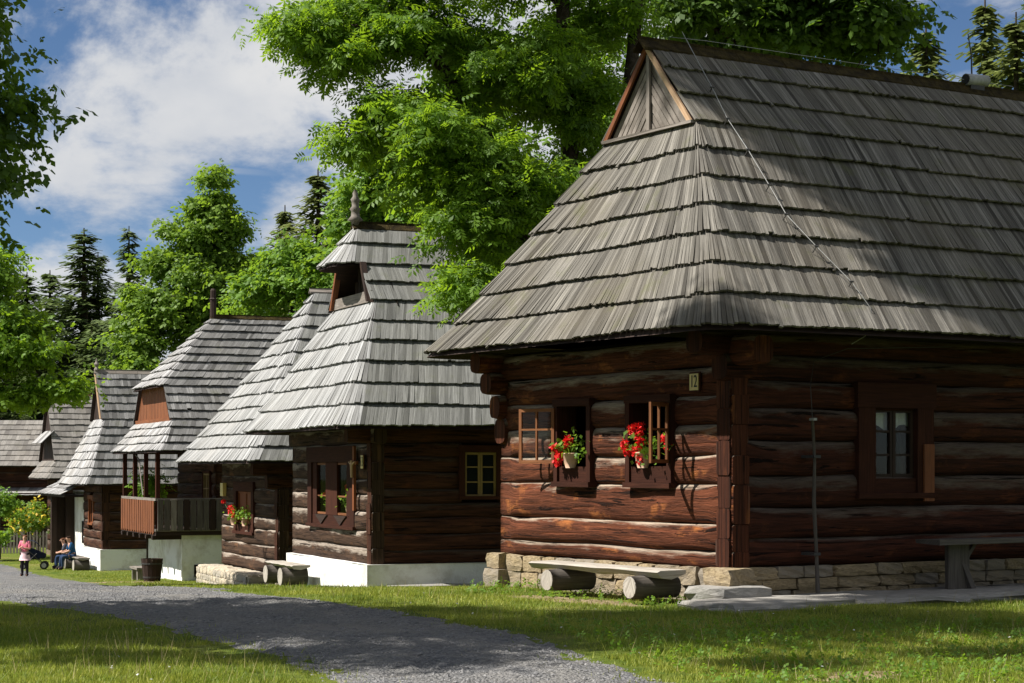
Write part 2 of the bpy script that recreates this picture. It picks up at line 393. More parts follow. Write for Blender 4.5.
lf = b.math('MULTIPLY', b.attr('lane'), b.mr(b.noise(v, 1.7, 5, .65), .38, .6))
c = b.mix(b.math('MULTIPLY', lf, .55), c, (.235, .225, .205))
h = b.math('ADD', b.math('MULTIPLY', vo.outputs['Distance'], -1.2), b.noise(v, 70, 3))
b.bsdf(c, .9, .2, b.bump(h, 1., .03)); me.materials.append(b.m)
finish(bpy.data.objects.new('gravel_road', me), kind='structure')
def road_frac(x, y):
    l = np.interp(y, ry, rl); r = np.interp(y, ry, rr); return (x - l) / (r - l)

def soil_patch(name, cx, cy, ax_, rx_, ry2, seed):
    rs = random.Random(seed); m = MB(); n_ = 26; rings = [0, .4, .75, 1.]; ph = [rs.random() * 6 for _ in range(4)]; P = []
    c, s_ = math.cos(ax_), math.sin(ax_)
    for r_ in rings:
        row = []
        for k in range(n_):
            a = 6.2832 * k / n_; w_ = 1 + .16 * math.sin(2 * a + ph[0]) + .12 * math.sin(5 * a + ph[1]) + .08 * math.sin(9 * a + ph[2])
            lx, ly = rx_ * r_ * w_ * math.cos(a), ry2 * r_ * w_ * math.sin(a); x, y = cx + lx * c - ly * s_, cy + lx * s_ + ly * c
            row.append((x, y, GZ(x, y) + .022 - .034 * r_ ** 3 + rs.uniform(-.004, .004)))
        P.append(row)
    for i in range(len(rings) - 1):
        for k in range(n_): m.poly([P[i][k], P[i + 1][k], P[i + 1][(k + 1) % n_], P[i][(k + 1) % n_]])
    m.build(name, 'soil', None, True, kind='structure')
M['soil'] = m_plain('trodden_soil', (.16, .115, .065), (.33, .26, .16), 5., .95, .1, .8, .03)
soil_patch('bare_soil', .75, 23.9, R(122), 1.6, .42, 1); soil_patch('bare_soil', 2.6, 14.9, 0, .5, .35, 2); soil_patch('bare_soil', -10.6, 54.0, 0, 1.2, 1.2, 3)
# loose stones on the road
n = 9000
sy = 13.5 + 16 * RNG.random(n) ** 1.4; sf = RNG.random(n); sx = np.interp(sy, ry, rl) + sf * (np.interp(sy, ry, rr) - np.interp(sy, ry, rl))
sz = gz(sx, sy) + .035 - .075 * (np.abs(sf - .5) * 2) ** 4 + .016 * hash_noise(sx, sy, 1.6)
rad = .005 + .02 * RNG.random(n) ** 4
octv = np.array([(1, 0, 0), (0, 1, 0), (-1, 0, 0), (0, -1, 0), (0, 0, .7), (0, 0, -.7)]); octf = [(0, 1, 4), (1, 2, 4), (2, 3, 4), (3, 0, 4)]
an = RNG.random(n) * 6.28; ca, sa = np.cos(an), np.sin(an)
ov = octv[None] * (rad[:, None, None] * (.7 + .6 * RNG.random((n, 6, 1))))
rx_ = ov[..., 0] * ca[:, None] - ov[..., 1] * sa[:, None]; ry_ = ov[..., 0] * sa[:, None] + ov[..., 1] * ca[:, None]
ov = np.stack([rx_ + sx[:, None], ry_ + sy[:, None], ov[..., 2] + sz[:, None] + .004], -1)
np_mesh('loose_gravel', ov[:, np.array(octf)].reshape(-1, 3), 3, 'pebble', label='loose grey pebbles scattered over the gravel road', cat='gravel', kind='stuff', tones=np.repeat(RNG.random(n), 4))

# ------------------------------------------------------------------ timber house kit (local x along the side wall, y along the gable wall, z world)
def seg_path(z, H, fx, ys, front, rk=1.):
    """pieces of one roof course level: list of functions s -> (x, y)"""
    W, L = H['W'], H['Lr']; r = H.get('rad', .3) * rk
    y0 = ys; y1 = W - ys
    if not front:
        return [('side', lambda s: (L + (fx - L) * s, y1)), ('side', lambda s: (fx + (L - fx) * s, y0))]
    r = max(.02, min(r, (y1 - y0) / 2 * .9))
    def arc(cx, cy, a0, a1): return lambda s: (cx + r * math.cos(a0 + (a1 - a0) * s), cy + r * math.sin(a0 + (a1 - a0) * s))
    return [('side', lambda s: (L + (fx + r - L) * s, y1)), ('arc', arc(fx + r, y1 - r, math.pi / 2, math.pi)),
            ('front', lambda s: (fx, (y1 - r) + (y0 + r - y1 + r) * s)), ('arc', arc(fx + r, y0 + r, math.pi, 1.5 * math.pi)),
            ('side', lambda s: (fx + r + (L - fx - r) * s, y0))]
def board(mb, B0, B1, T0, T1, lift, th, u0, gap=.002, tone=.5):
    B0, B1, T0, T1 = map(Vector, (B0, B1, T0, T1))
    e = B1 - B0; n = e.cross(T0 + T1 - B0 - B1)
    if n.length < 1e-7: return
    n.normalize()
    if n.z < 0: n = -n
    if e.length > .02:
        g = e.normalized() * gap; B0 += g; B1 -= g
    dl = random.gauss(0, .006)
    rq = random.random()
    if rq < .008: dl += random.uniform(.02, .06)
    elif rq < .02: dl -= random.uniform(.015, .045)
    sl_ = (B0 - T0).normalized()
    B0 += sl_ * dl; B1 += sl_ * (dl + random.gauss(0, .004))
    l1 = lift + random.gauss(0, .004); l2 = l1 + random.gauss(0, .004)
    c = [B0 + n * (l1 - th), B1 + n * (l2 - th), B1 + n * l2, B0 + n * l1, T0 + n * .004, T1 + n * .004]
    i = len(mb.v); mb.v += [tuple(p) for p in c]
    Ls = (T0 - B0).length; w_ = e.length; sd = random.random() * 40
    lo = [(u0 + sd, 0), (u0 + sd + w_, 0), (u0 + sd + w_, .03), (u0 + sd, .03), (u0 + sd, Ls), (u0 + sd + w_, Ls)]
    for f in ((3, 2, 5, 4), (0, 1, 2, 3), (0, 3, 4), (1, 5, 2)):
        mb.f.append([i + q for q in f]); mb.u += [lo[q] for q in f]; mb.t.append(tone)
def roof(H, house):
    W, ze, zr, o = H['W'], H['ze'], H['zr'], H['o']
    slope = (W / 2 + o) / (zr - ze)
    fl = H.get('flare', .0)
    def ys(z): return -o + (z - ze) * slope - fl * (1 - (z - ze) / (zr - ze)) ** 6
    secs = []
    zs, xs = H['zs'], H['xs']
    secs.append((ze, zs, H['n1'], lambda z: -o + (z - ze) / (zs - ze) * (xs + o) - fl * (1 - (z - ze) / (zs - ze)) ** 6, True))
    if H.get('n2'):
        zh = H.get('zh', zr); secs.append((zs, zh, H['n2'], lambda z: xs - H.get('verge', .12), False))
    if H.get('n3'):
        zh, xh, xr = H['zh'], H['xh'], H['xr']
        secs.append((zh, zr, H['n3'], lambda z: xh + (z - zh) / (zr - zh) * (xr - xh), True))
    rm = MB()   # ridge cap doubles as the roof part
    xr = H['xr']
    cap = H.get('cap', .13)
    for sgn in (-1, 1):
        for i in range(int((H['Lr'] - xr) / .8) + 1):
            x0 = xr - .12 + i * .8; x1 = min(x0 + .79, H['Lr'] + .02)
            if x1 - x0 < .05: continue
            zj = random.uniform(-.008, .008)
            a = (x0, W / 2 - sgn * .015, zr + .062 + zj); b2 = (x1, W / 2 - sgn * .015, zr + .062 + zj)
            c2 = (x1, W / 2 + sgn * cap, zr + .062 - cap / slope * 1.0 + zj); d2 = (x0, W / 2 + sgn * cap, zr + .062 - cap / slope + zj)
            dn = Vector((0, 0, -.045))
            ring = [d2, c2, b2, a] if sgn < 0 else [a, b2, c2, d2]
            rm.hexa([Vector(p) + dn for p in ring] + [Vector(p) for p in ring], random.random(), random.random() * 9)
    rf = rm.build('roof', H.get('ridge_mat', 'ridge'), house)
    nb = 0
    bw = H['bw']
    deck = MB()
    for z0, z1, n_, fx, front in secs:
        for i in range(n_):
            zb = z0 + (z1 - z0) * i / n_; zt = z0 + (z1 - z0) * (i + 1) / n_
            zt2 = min(zt + (zt - zb) * .12, zr)
            rk = lambda z: 1 - .92 * min(1, (z - z0) / (z1 - z0))
            A = seg_path(zb, H, fx(zb), ys(zb), front, rk(zb)); T = seg_path(zt2, H, fx(zt2), ys(min(zt2, zr)), front, rk(zt2))
            mb = MB(); ms_ = MB(); single = H.get('single', 0) and z0 == ze and i < H['single']
            wob = [.012 * math.sin(q * .8 + i * 2.1) + random.uniform(-.004, .004) for q in range(40)]
            for (kind, fa), (_, ft) in zip(A, T):
                m = 24; L_ = sum((Vector(fa(k / m)) - Vector(fa((k + 1) / m))).length for k in range(m))
                far = kind == 'side' and fa(.5)[1] > W / 2
                k = max(1, round(L_ / (bw * (2.5 if far else 1)))); k = max(k, 5) if kind == 'arc' else k
                cuts = [0] + sorted(min(max((q + random.uniform(-.28, .28)) / k, 0), 1) for q in range(1, k)) + [1]
                for q in range(k):
                    s0, s1 = cuts[q], cuts[q + 1]
                    dz = wob[int(s0 * 12) % 40]
                    B0 = (*fa(s0), zb + dz); B1 = (*fa(s1), zb + dz); T0 = (*ft(s0), zt2); T1 = (*ft(s1), zt2)
                    tone = min(1, max(0, random.gauss(.6, .23)))
                    if random.random() < .05: tone *= .3
                    if single and not far and (kind != 'side' or fa(s1)[0] < 5.8):
                        sb = MB(); board(sb, B0, B1, T0, T1, H['lift'], H['th'], s0 * L_, .002, tone)
                        if sb.v: sb.build('shingle', H['sh'], rf)
                        nb += 1
                    else: board(ms_ if kind == 'side' else mb, B0, B1, T0, T1, H['lift'], H['th'], s0 * L_, .002, tone)
            if mb.v: mb.build('shingle_course', H['sh'], rf, kind='stuff')
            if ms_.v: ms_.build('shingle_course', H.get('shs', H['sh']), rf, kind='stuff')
        # boarding below the shingles
        for i in range(n_):
            zb = z0 + (z1 - z0) * i / n_; zt = z0 + (z1 - z0) * (i + 1) / n_
            A = seg_path(zb, H, fx(zb), ys(zb), front, rk(zb)); T = seg_path(zt, H, fx(zt), ys(zt), front, rk(zt))
            for (kind, fa), (_, ft) in zip(A, T):
                k = 4 if kind == 'arc' else 1
                for q in range(k):
                    p = [(*fa(q / k), zb - .035), (*fa((q + 1) / k), zb - .035), (*ft((q + 1) / k), zt - .035), (*ft(q / k), zt - .035)]
                    deck.poly(p, None, .5)
    deck.build('roof_boarding', 'wood_dark', rf)
    # back gable closes the far end
    bk = MB(); Lb = H['Lr'] - .35
    bk.poly([(Lb, -o * .4, ze), (Lb, W + o * .4, ze), (Lb, W / 2, zr - .15)])
    bk.build('back_gable', 'wood_dark', rf)
    # eaves purlins at the wall heads
    ep = MB()
    ep.box(-o * .55, H['Lr'] - .2, -.16, .10, ze + .10, ze + .34, .3, .006)
    ep.box(-o * .55, H['Lr'] - .2, W - .10, W + .16, ze + .10, ze + .34, .3, .006)
    ep.build('eaves_beam', 'wood_red' if H.get('red') else 'wood_dark', rf)
    return rf
def wl(ax, a, out, z): return (-out, a, z) if ax == 'y' else (a, -out, z)
def wbox(mb, ax, a0, a1, o0, o1, z0, z1, tone=None, j=.003):
    if ax == 'y': mb.box(-o1, -o0, a0, a1, z0, z1, tone, j)
    else: mb.box(a0, a1, -o1, -o0, z0, z1, tone, j)
def log(parent, ax, a0, a1, z0, z1, mat, bulge=.06, depth=.26, sq0=True, sq1=True, nr=16):
    bx = {'log12': 3.0, 'log12s': 3.0, 'log2': 4.0, 'log2s': 4.0, 'log4': 3.2}[mat]
    L = a1 - a0
    if L < .08: return
    st = [0, .10, .24, .34, .46] if sq0 else [0, .02, .05, .3]
    en = [L - .46, L - .34, L - .24, L - .10, L] if sq1 else [L - .3, L - .05, L - .02, L]
    mid = list(np.linspace(.75, L - .75, max(2, int(L / .45)))) if L > 1.6 else []
    ts = sorted(set([round(t, 3) for t in st + mid + en if 0 <= t <= L]))
    mb = MB(); sd = random.random() * 50; ph = [random.random() * 6.28 for _ in range(4)]
    rise = random.uniform(-.012, .012)
    rings = []
    for t in ts:
        k0 = 1 - min(1, max(0, (t - .20) / .2)) if sq0 else 0
        k1 = 1 - min(1, max(0, (L - t - .20) / .2)) if sq1 else 0
        k = max(k0, k1); k = k * k * (3 - 2 * k)
        ex = bx + 7 * k
        wv = .018 * math.sin(t * 2.1 + ph[0]) + .010 * math.sin(t * 5.3 + ph[1])
        ob_ = (bulge + wv) * (1 - k) + .012 * k
        zc = (z0 + z1) / 2 + (.008 * math.sin(t * 1.7 + ph[2]) + rise * (t / L - .5)) * (1 - k); hz = (z1 - z0) / 2 * (1.035 - .05 * k) + .008 * math.sin(t * 3.1 + ph[3]) * (1 - k)
        oc = (ob_ - depth) / 2; od = (ob_ + depth) / 2
        rk = 1.
        if not sq0 and t < .04: rk = .93
        if not sq1 and L - t < .04: rk = .93
        ring = []
        for q in range(nr):
            an = 2 * math.pi * q / nr; c, s = math.cos(an), math.sin(an)
            ring.append((a0 + t, oc + rk * od * math.copysign(abs(c) ** (2 / ex), c), zc + rk * hz * math.copysign(abs(s) ** (2 / ex), s) + random.gauss(0, .0025)))
        rings.append(ring)
    tone = random.random()
    for ring in rings: mb.v += [wl(ax, *p) for p in ring]
    flip = ax == 'y'
    for i in range(len(rings) - 1):
        for q in range(nr):
            q2 = (q + 1) % nr
            f = [i * nr + q, i * nr + q2, (i + 1) * nr + q2, (i + 1) * nr + q]; u = [(sd + ts[i], q / nr), (sd + ts[i], (q + 1) / nr), (sd + ts[i + 1], (q + 1) / nr), (sd + ts[i + 1], q / nr)]
            if flip: f.reverse(); u.reverse()
            mb.f.append(f); mb.u += u; mb.t.append(tone)
    for i in (0, len(rings) - 1):
        mb.f.append([i * nr + q for q in range(nr)]); mb.t.append(.6); mb.u += [(sd + rings[i][q][2] * .3, rings[i][q][1] + .6) for q in range(nr)]
    ob = mb.build('log', mat, parent)
    p = ob.data.polygons; sm = [True] * (len(p) - 2) + [False] * 2; p.foreach_set('use_smooth', sm)
    return ob
def log_wall(house, ax, length, levels, mat, holes=(), ends=None, bulge=.06, sq=True, endx=None):
    for i in range(len(levels) - 1):
        z0, z1 = levels[i], levels[i + 1]
        e0, e1 = (ends(i, z0) if ends else (random.uniform(.015, .05), random.uniform(.015, .05)))
        cuts = [(-e0, length + e1)]
        for h in holes:
            if z1 > h[2] + .06 and z0 < h[3] - .06:
                new = []
                for c0, c1 in cuts:
                    if h[0] > c0 and h[1] < c1: new += [(c0, h[0]), (h[1], c1)]
                    else: new.append((c0, c1))
                cuts = new
        for c0, c1 in cuts:
            log(house, ax, c0, c1, z0, z1, mat, bulge * random.uniform(.8, 1.15), .24, sq and c0 == cuts[0][0] and e0 < .12, sq and c1 == cuts[-1][1] and e1 < .12)
def core(house, H, z0, z1):
    m = MB(); W, L = H['W'], H['L']; t = .2
    m.box(.10, .22, .12, W - .12, z0, z1, .5); m.box(.12, L, .10, .22, z0, z1, .5)
    m.box(.12, L, W - .24, W - .02, z0, z1, .5); m.box(L - .2, L - .02, .12, W - .2, z0, z1, .5)
    return m
def core_holes(house, H, z0, z1, fh, sh):
    """inner plank lining with the window openings left free"""
    W, L = H['W'], H['L']; m = MB()
    def wall(ax, length, holes):
        edges = sorted([(h[0], h[1], h[2], h[3]) for h in holes]); a = .12
        for h in edges:
            wbox(m, ax, a, h[0], -.24, -.10, z0, z1, .5, 0); wbox(m, ax, h[0], h[1], -.24, -.10, z0, h[2], .5, 0); wbox(m, ax, h[0], h[1], -.24, -.10, h[3], z1, .5, 0); a = h[1]
        wbox(m, ax, a, length - .12, -.24, -.10, z0, z1, .5, 0)
    wall('y', W, fh); wall('x', L, sh)
    m.box(.3, L, W - .24, W - .02, z0, z1, .5); m.box(L - .2, L - .02, .3, W - .3, z0, z1, .5)
    m.box(.25, L - .22, .25, W - .26, z0 + .02, z0 + .1, .5); m.box(.25, L - .22, .25, W - .26, z1 - .1, z1 - .02, .5)
    return m.build('wall_lining', 'dark', house)
def window(house, ax, h, trim=.13, frame='wood_red', sash='sash', out=.10, leaves=2, muntin=1, closed=True, pane='glass', apron=.0, cross_z=.38, curtain=False):
    a0, a1, z0, z1 = h; m = MB()
    wbox(m, ax, a0 - trim * .5, a0 + trim * .5, -.2, out, z0 - apron, z1 + trim); wbox(m, ax, a1 - trim * .5, a1 + trim * .5, -.2, out, z0 - apron, z1 + trim)
    wbox(m, ax, a0 - trim * .6, a1 + trim * .6, -.2, out + .015, z1, z1 + trim * 1.1)
    wbox(m, ax, a0 - trim * .6, a1 + trim * .6, -.2, out + .035, z0 - apron - .05, z0 - apron + .02)
    if apron: wbox(m, ax, a0 + trim * .5, a1 - trim * .5, -.1, out - .03, z0 - apron + .02, z0)
    win = m.build('window', frame, house)
    i0, i1 = a0 + trim * .5, a1 - trim * .5
    if closed:
        n_ = leaves; wd = (i1 - i0) / n_; s = .045
        for k in range(n_):
            b0, b1 = i0 + k * wd + .004, i0 + (k + 1) * wd - .004; q = MB()
            wbox(q, ax, b0, b0 + s, -.02, .03, z0 + .01, z1 - .01); wbox(q, ax, b1 - s, b1, -.02, .03, z0 + .01, z1 - .01)
            wbox(q, ax, b0 + s, b1 - s, -.02, .028, z0 + .01, z0 + .01 + s); wbox(q, ax, b0 + s, b1 - s, -.02, .028, z1 - .01 - s, z1 - .01)
            for c in range(muntin):
                zz = z0 + (z1 - z0) * (cross_z if muntin == 1 else (c + 1) / (muntin + 1)); wbox(q, ax, b0 + s, b1 - s, -.014, .022, zz - .015, zz + .015)
            q.build('sash', sash, win)
            g = MB(); wbox(g, ax, b0 + s, b1 - s, 0., .006, z0 + .05, z1 - .05, .5, 0); g.build('pane', pane, win)
    else:
        pass
    if curtain:
        g = MB(); n_ = 10
        for c in range(n_):
            q0, q1 = i0 + (i1 - i0) * c / n_, i0 + (i1 - i0) * (c + 1) / n_
            lo = z1 - .25 + .05 * math.sin(c * .9) ; lo2 = z1 - .25 + .05 * math.sin((c + 1) * .9)
            w0, w1 = .015 * math.sin(c * 2.2), .015 * math.sin(c * 2.2 + 2.2)
            g.poly([wl(ax, q0, -.07 + w0, lo), wl(ax, q1, -.07 + w1, lo2), wl(ax, q1, -.07 + w1, z1), wl(ax, q0, -.07 + w0, z1)])
        g.build('curtain', 'curtain', win)
    return win
def open_sash(win, ax, hinge, z0, z1, width, ang, side, muntin=.5, mat='sash', out=.11):
    """casement leaf swung outward; side=+1 hinged so that it opens towards larger a"""
    s = .045; q = MB(); g = MB()
    ca, sa = math.cos(ang), math.sin(ang)
    def P(d, o, z): return wl(ax, hinge + side * (-ca * d + sa * o * 0) + 0, out + sa * d + o, z)
    def bar(d0, d1, za, zb):
        c = []
        for z in (za, zb):
            ring = [(d0, -.015), (d1, -.015), (d1, .015), (d0, .015)]
            pts = []
            for d, o in ring:
                a = hinge - side * (ca * d) + side * (-sa) * o * -1; oo = out + sa * d + ca * o
                pts.append(wl(ax, a, oo, z))
            c += pts
        q.hexa(c, random.random(), random.random() * 9)
    bar(0, s, z0, z1); bar(width - s, width, z0, z1); bar(s, width - s, z0, z0 + s); bar(s, width - s, z1 - s, z1)
    zc = z0 + (z1 - z0) * muntin; bar(s, width - s, zc - .013, zc + .013); mid = width / 2; bar(mid - .013, mid + .013, z0 + s, zc - .013); bar(mid - .013, mid + .013, zc + .013, z1 - s)
    o = q.build('sash', mat, win)
    a = hinge - side * ca * s; b_ = hinge - side * ca * (width - s)
    g.poly([wl(ax, a, out + sa * s, z0 + s), wl(ax, b_, out + sa * (width - s), z0 + s), wl(ax, b_, out + sa * (width - s), z1 - s), wl(ax, a, out + sa * s, z1 - s)])
    g.build('pane', 'clear', win)
_stone_cache = []
def stone_mesh(rng_seed, mat):
    rs = random.Random(rng_seed); v = []; ks = (-.5, 0, .5)
    n_ = 4; g = [i / (n_ - 1) - .5 for i in range(n_)]
    idx_ = {}; V = []; F = []
    def vi(i, j, k):
        if (i, j, k) not in idx_:
            p = Vector((g[i], g[j], g[k])); e = sum(1 for q in (i, j, k) if q in (0, n_ - 1))
            p *= (1, .995, .965, .915)[e]
            idx_[(i, j, k)] = len(V); V.append(tuple(p + Vector([rs.gauss(0, .026) for _ in range(3)])))
        return idx_[(i, j, k)]
    R_ = range(n_ - 1)
    for i in R_:
        for j in R_:
            for q, rev in ((0, True), (n_ - 1, False)):
                for tr in (lambda a, b_, c: (a, b_, c), lambda a, b_, c: (c, a, b_), lambda a, b_, c: (b_, c, a)):
                    f = [vi(*tr(i, j, q)), vi(*tr(i + 1, j, q)), vi(*tr(i + 1, j + 1, q)), vi(*tr(i, j + 1, q))]
                    if rev: f.reverse()
                    F.append(f)
    me = bpy.data.meshes.new('stone'); me.from_pydata(V, [], F)
    at = me.attributes.new('tone', 'FLOAT', 'FACE'); t = rs.random(); at.data.foreach_set('value', [t] * len(F))
    me.materials.append(M[mat]); return me
STONES = {k: [stone_mesh(s + 3, k) for s in range(9)] for k in ('stone', 'stone_pale', 'slab')}
def stone(parent, c, size, mat='stone', rz=0, name='stone', tilt=0):
    ob = bpy.data.objects.new(name, random.choice(STONES[mat])); ob.location = c; ob.scale = size
    ob.rotation_euler = (random.uniform(-tilt, tilt), random.uniform(-tilt, tilt), rz); return finish(ob, parent)
def stone_courses(parent, ax, a0, a1, zs, mat, wid=(.28, .6), out=.05, depth=.3):
    for z0, z1 in zip(zs[:-1], zs[1:]):
        a = a0
        while a < a1 - .05:
            wd = min(random.uniform(*wid), a1 - a)
            if a1 - a - wd < .14: wd = a1 - a
            c = wl(ax, a + wd / 2, out - depth / 2 + random.uniform(-.02, .02), (z0 + z1) / 2)
            s = (depth, wd * .985, (z1 - z0) * .985) if ax == 'y' else (wd * .985, depth, (z1 - z0) * .985)
            stone(parent, c, s, mat, 0, 'stone', .02); a += wd
def text_mesh(txt, size, name, mat, parent, mw):
    cu = bpy.data.curves.new(name, 'FONT'); cu.body = txt; cu.size = size; cu.extrude = .002; cu.align_x = 'CENTER'; cu.align_y = 'CENTER'; cu.space_character = .9
    o = bpy.data.objects.new(name, cu); COL.objects.link(o); dg = bpy.context.evaluated_depsgraph_get()
    me_ = bpy.data.meshes.new_from_object(o.evaluated_get(dg)); COL.objects.unlink(o); bpy.data.objects.remove(o)
    me_.materials.clear(); me_.materials.append(M[mat]); ob = bpy.data.objects.new(name, me_); finish(ob, parent); ob.matrix_local = mw; return ob
def number_sign(house, a, z, txt, w_, h_, label, out=.09):
    mw = house.matrix_basis @ Matrix.Translation(wl('y', a, out, z))
    e = empty('number_sign', mw.translation, house.rotation_euler.z, label, 'number sign')
    m = MB(); m.box(-.012, .0, -w_ / 2, w_ / 2, -h_ / 2, h_ / 2, .5, 0); m.build('plate', 'sign', e)
    m = MB(); m.box(.001, .02, -w_ / 2 - .02, w_ / 2 + .02, -h_ / 2 - .02, h_ / 2 + .02, .5, 0); m.build('backing_board', 'wood_red', e)
    loc = Matrix.Translation((-.0135, 0, 0)) @ Matrix(((0, 0, -1, 0), (-1, 0, 0, 0), (0, 1, 0, 0), (0, 0, 0, 1)))
    text_mesh(txt, h_ * 1.05, 'digits', 'ink', e, loc @ Matrix.Scale(.72, 4, (1, 0, 0)))
def to_world(house, p): return house.matrix_basis @ Vector(p)

# ------------------------------------------------------------------ house 12 (nearest)
H12 = dict(W=5.15, L=11, Lr=11.8, ze=3.2, zr=7.2, o=.8, zs=6.0, xs=.685, xr=.62, n1=7, n2=3, bw=.062, lift=.060, th=.026, sh='sh12', rad=.42, flare=.10, verge=.05, red=True, single=1)
h12 = empty('log_house', (2.6, 23, 0), R(32), 'nearest big dark log house with tall brown shingle roof, number 12', 'house')
bpy.context.view_layer.update()
roof(H12, h12)
fl = [.40, .60, .925, 1.40, 1.75, 2.12, 2.47, 2.82, 3.16]; sll = [.42, .76, 1.12, 1.51, 1.93, 2.31, 2.64, 2.95, 3.22]
F12 = [(1.10, 1.98, 1.62, 2.42), (2.86, 3.64, 1.62, 2.42)]; S12 = [(2.05, 3.03, 1.47, 2.35)]
def ends12f(i, z): return (random.uniform(.02, .05), random.uniform(.02, .05)) if z < 2.7 else (.5, .4)
def ends12s(i, z):
    if z < 2.2: return (random.uniform(.02, .05), .1)
    return ({2.31: .04, 2.64: .12, 2.95: .5}.get(z, .2), .1)
log_wall(h12, 'y', 5.15, fl, 'log12', F12, ends12f, .07)
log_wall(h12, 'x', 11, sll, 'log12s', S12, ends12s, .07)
for z0, z1, e in ((1.95, 2.3, .06), (2.3, 2.62, .14), (2.62, 2.93, .30), (2.93, 3.2, .46)):   # far corner brackets under the eaves
    o_ = log(h12, 'x', -e, .6, z0, z1, 'log12', .06, .24, False, False); o_.location = (0, 5.15 - .1, 0)
core_holes(h12, H12, .38, 3.2, F12, S12)
pl = MB(); pl.box(-.0, 11, -.0, 5.15, -.3, .38, .5); pl = pl.build('plinth', 'mortar', h12)
stone_courses(pl, 'y', -.05, 5.25, [-.06, .17, .40], 'stone', (.28, .62), .09)
stone_courses(pl, 'x', .05, 8.6, [-.04, .13, .27, .415], 'stone', (.3, .75), .07)
stone(pl, (-.02, .02, .29), (.42, .5, .25), 'stone'); stone(pl, (-.12, -.10, .08), (.75, .75, .26), 'slab'); stone(pl, (-.03, 5.12, .30), (.34, .36, .22), 'stone'); stone(pl, (-.04, 5.10, .06), (.40, .42, .26), 'stone')
# gable triangle of herringbone planks
xs, c_, za, zb_, sl12 = .685, 5.15 / 2, 7.16, 6.02, (7.2 - 3.2) / (5.15 / 2 + .8)
gp = MB(); gp.box(xs - .04, xs - .010, c_ - .035, c_ + .035, zb_, za - .12, .3); gp = gp.build('gable_batten', 'wood_grey', h12)
for sg in (-1, 1):
    dz = .125
    for k in range(9):
        z0 = za - .10 - k * dz; z1 = z0 - dz + .022
        if z0 <= zb_ + .02: break
        y0 = c_ + sg * (z0 - zb_) / sl12; y1 = c_ + sg * max(0, (z1 - zb_) / sl12)
        p = [(c_, z0), (y0, zb_), (y1, zb_), (c_, max(z1, zb_))] if z1 > zb_ else [(c_, z0), (y0, zb_), (c_, zb_)]
        q = MB(); xo = xs + random.uniform(-.012, .012); t = random.random(); sd = random.random() * 9
        uv = [((zz - zb_) * 1.3 + sd, (yy - c_) * .1 + k * .3) for yy, zz in p]
        fr_ = [(xo, yy, zz) for yy, zz in p]; bk_ = [(xo + .025, yy, zz) for yy, zz in p]
        if sg > 0: fr_.reverse(); bk_.reverse(); uv.reverse()
        q.poly(fr_, uv, t); q.poly(bk_[::-1], uv[::-1], t)
        for a in range(len(p)): q.poly([fr_[a], bk_[a], bk_[(a + 1) % len(p)], fr_[(a + 1) % len(p)]], None, t)
        q.build('plank', 'wood_grey', h12)
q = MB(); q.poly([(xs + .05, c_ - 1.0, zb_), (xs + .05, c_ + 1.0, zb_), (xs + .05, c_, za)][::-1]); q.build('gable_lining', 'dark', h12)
for sg, mt in ((-1, 'wood_pale'), (1, 'wood_orange')):
    q = MB(); t_ = .085
    for (x0, x1) in ((xs - .075, xs - .04),):
        pts = [(c_, za + .02), (c_ + sg * (za + .02 - zb_) / sl12, zb_), (c_ + sg * ((za + .02 - zb_) / sl12 - t_), zb_), (c_, za + .02 - t_ * sl12)]
        ring0 = [(x0, y, z) for y, z in pts]; ring1 = [(x1, y, z) for y, z in pts]
        if sg < 0: q.hexa(ring1 + ring0)
        else: q.hexa(ring0 + ring1)
    q.build('bargeboard', mt, h12)
q = MB(); q.box(xs - .09, xs - .0, c_ - 1.0, c_ + 1.0, zb_ - .03, zb_ + .005, .6, .006); q.build('gable_sill', 'wood_grey', h12)
w1 = window(h12, 'y', F12[0], .085, 'frame_dark', out=.11, closed=False, apron=.22)
w2 = window(h12, 'y', F12[1], .085, 'frame_dark', out=.11, closed=False, apron=.22)
open_sash(w2, 'y', 3.64, 1.66, 2.40, .58, R(158), 1, .62, out=.12)
open_sash(w1, 'y', 1.10, 1.66, 2.40, .50, R(118), -1, .56, out=.12)
ws = window(h12, 'x', S12[0], .28, 'frame_dark', 'wood_dark', .11, 2, 2, True, 'clear', .2, .5, True)
q = MB(); wbox(q, 'x', 2.98, 3.15, .112, .14, 1.18, 1.9); q.build('side_board', 'wood_orange', ws)
number_sign(h12, .60, 2.64, '12', .17, .20, 'small yellow enamel number plate reading 12 on the log wall')

# lightning conductor with its rod, wire on the roof and the guard post
lc = empty('lightning_conductor', to_world(h12, (1.2, 2.575, 7.25)), R(32), 'thin silvery lightning conductor wire running down the biggest roof', 'wire')
def rp(x, z):  # point on near roof plane, lifted
    y = -.8 + (z - 3.2) / 4.0 * (2.575 + .8); return Vector((x - 1.2, y - .10 - 2.575, z + .10 - 7.25))
wp = [(1.2, 7.3), (1.14, 7.0), (1.16, 6.45), (1.08, 5.95), (1.07, 5.5), (1.11, 5.03), (1.1, 4.6), (1.25, 4.2), (1.48, 3.75), (1.56, 3.4)]
pts = [rp(x, z) + Vector((0, -.03 * math.sin(i * 1.9), .015 * math.sin(i * 2.3))) for i, (x, z) in enumerate(wp)]
pts += [pts[-1] + Vector((.03, .0, -.2)), pts[-1] + Vector((-.0, .1, -.33)), pts[-1] + Vector((-.08, .25, -.42))]
q = MB(); q.tube(pts, .0055, 5); q.build('wire', 'metal', lc, True)
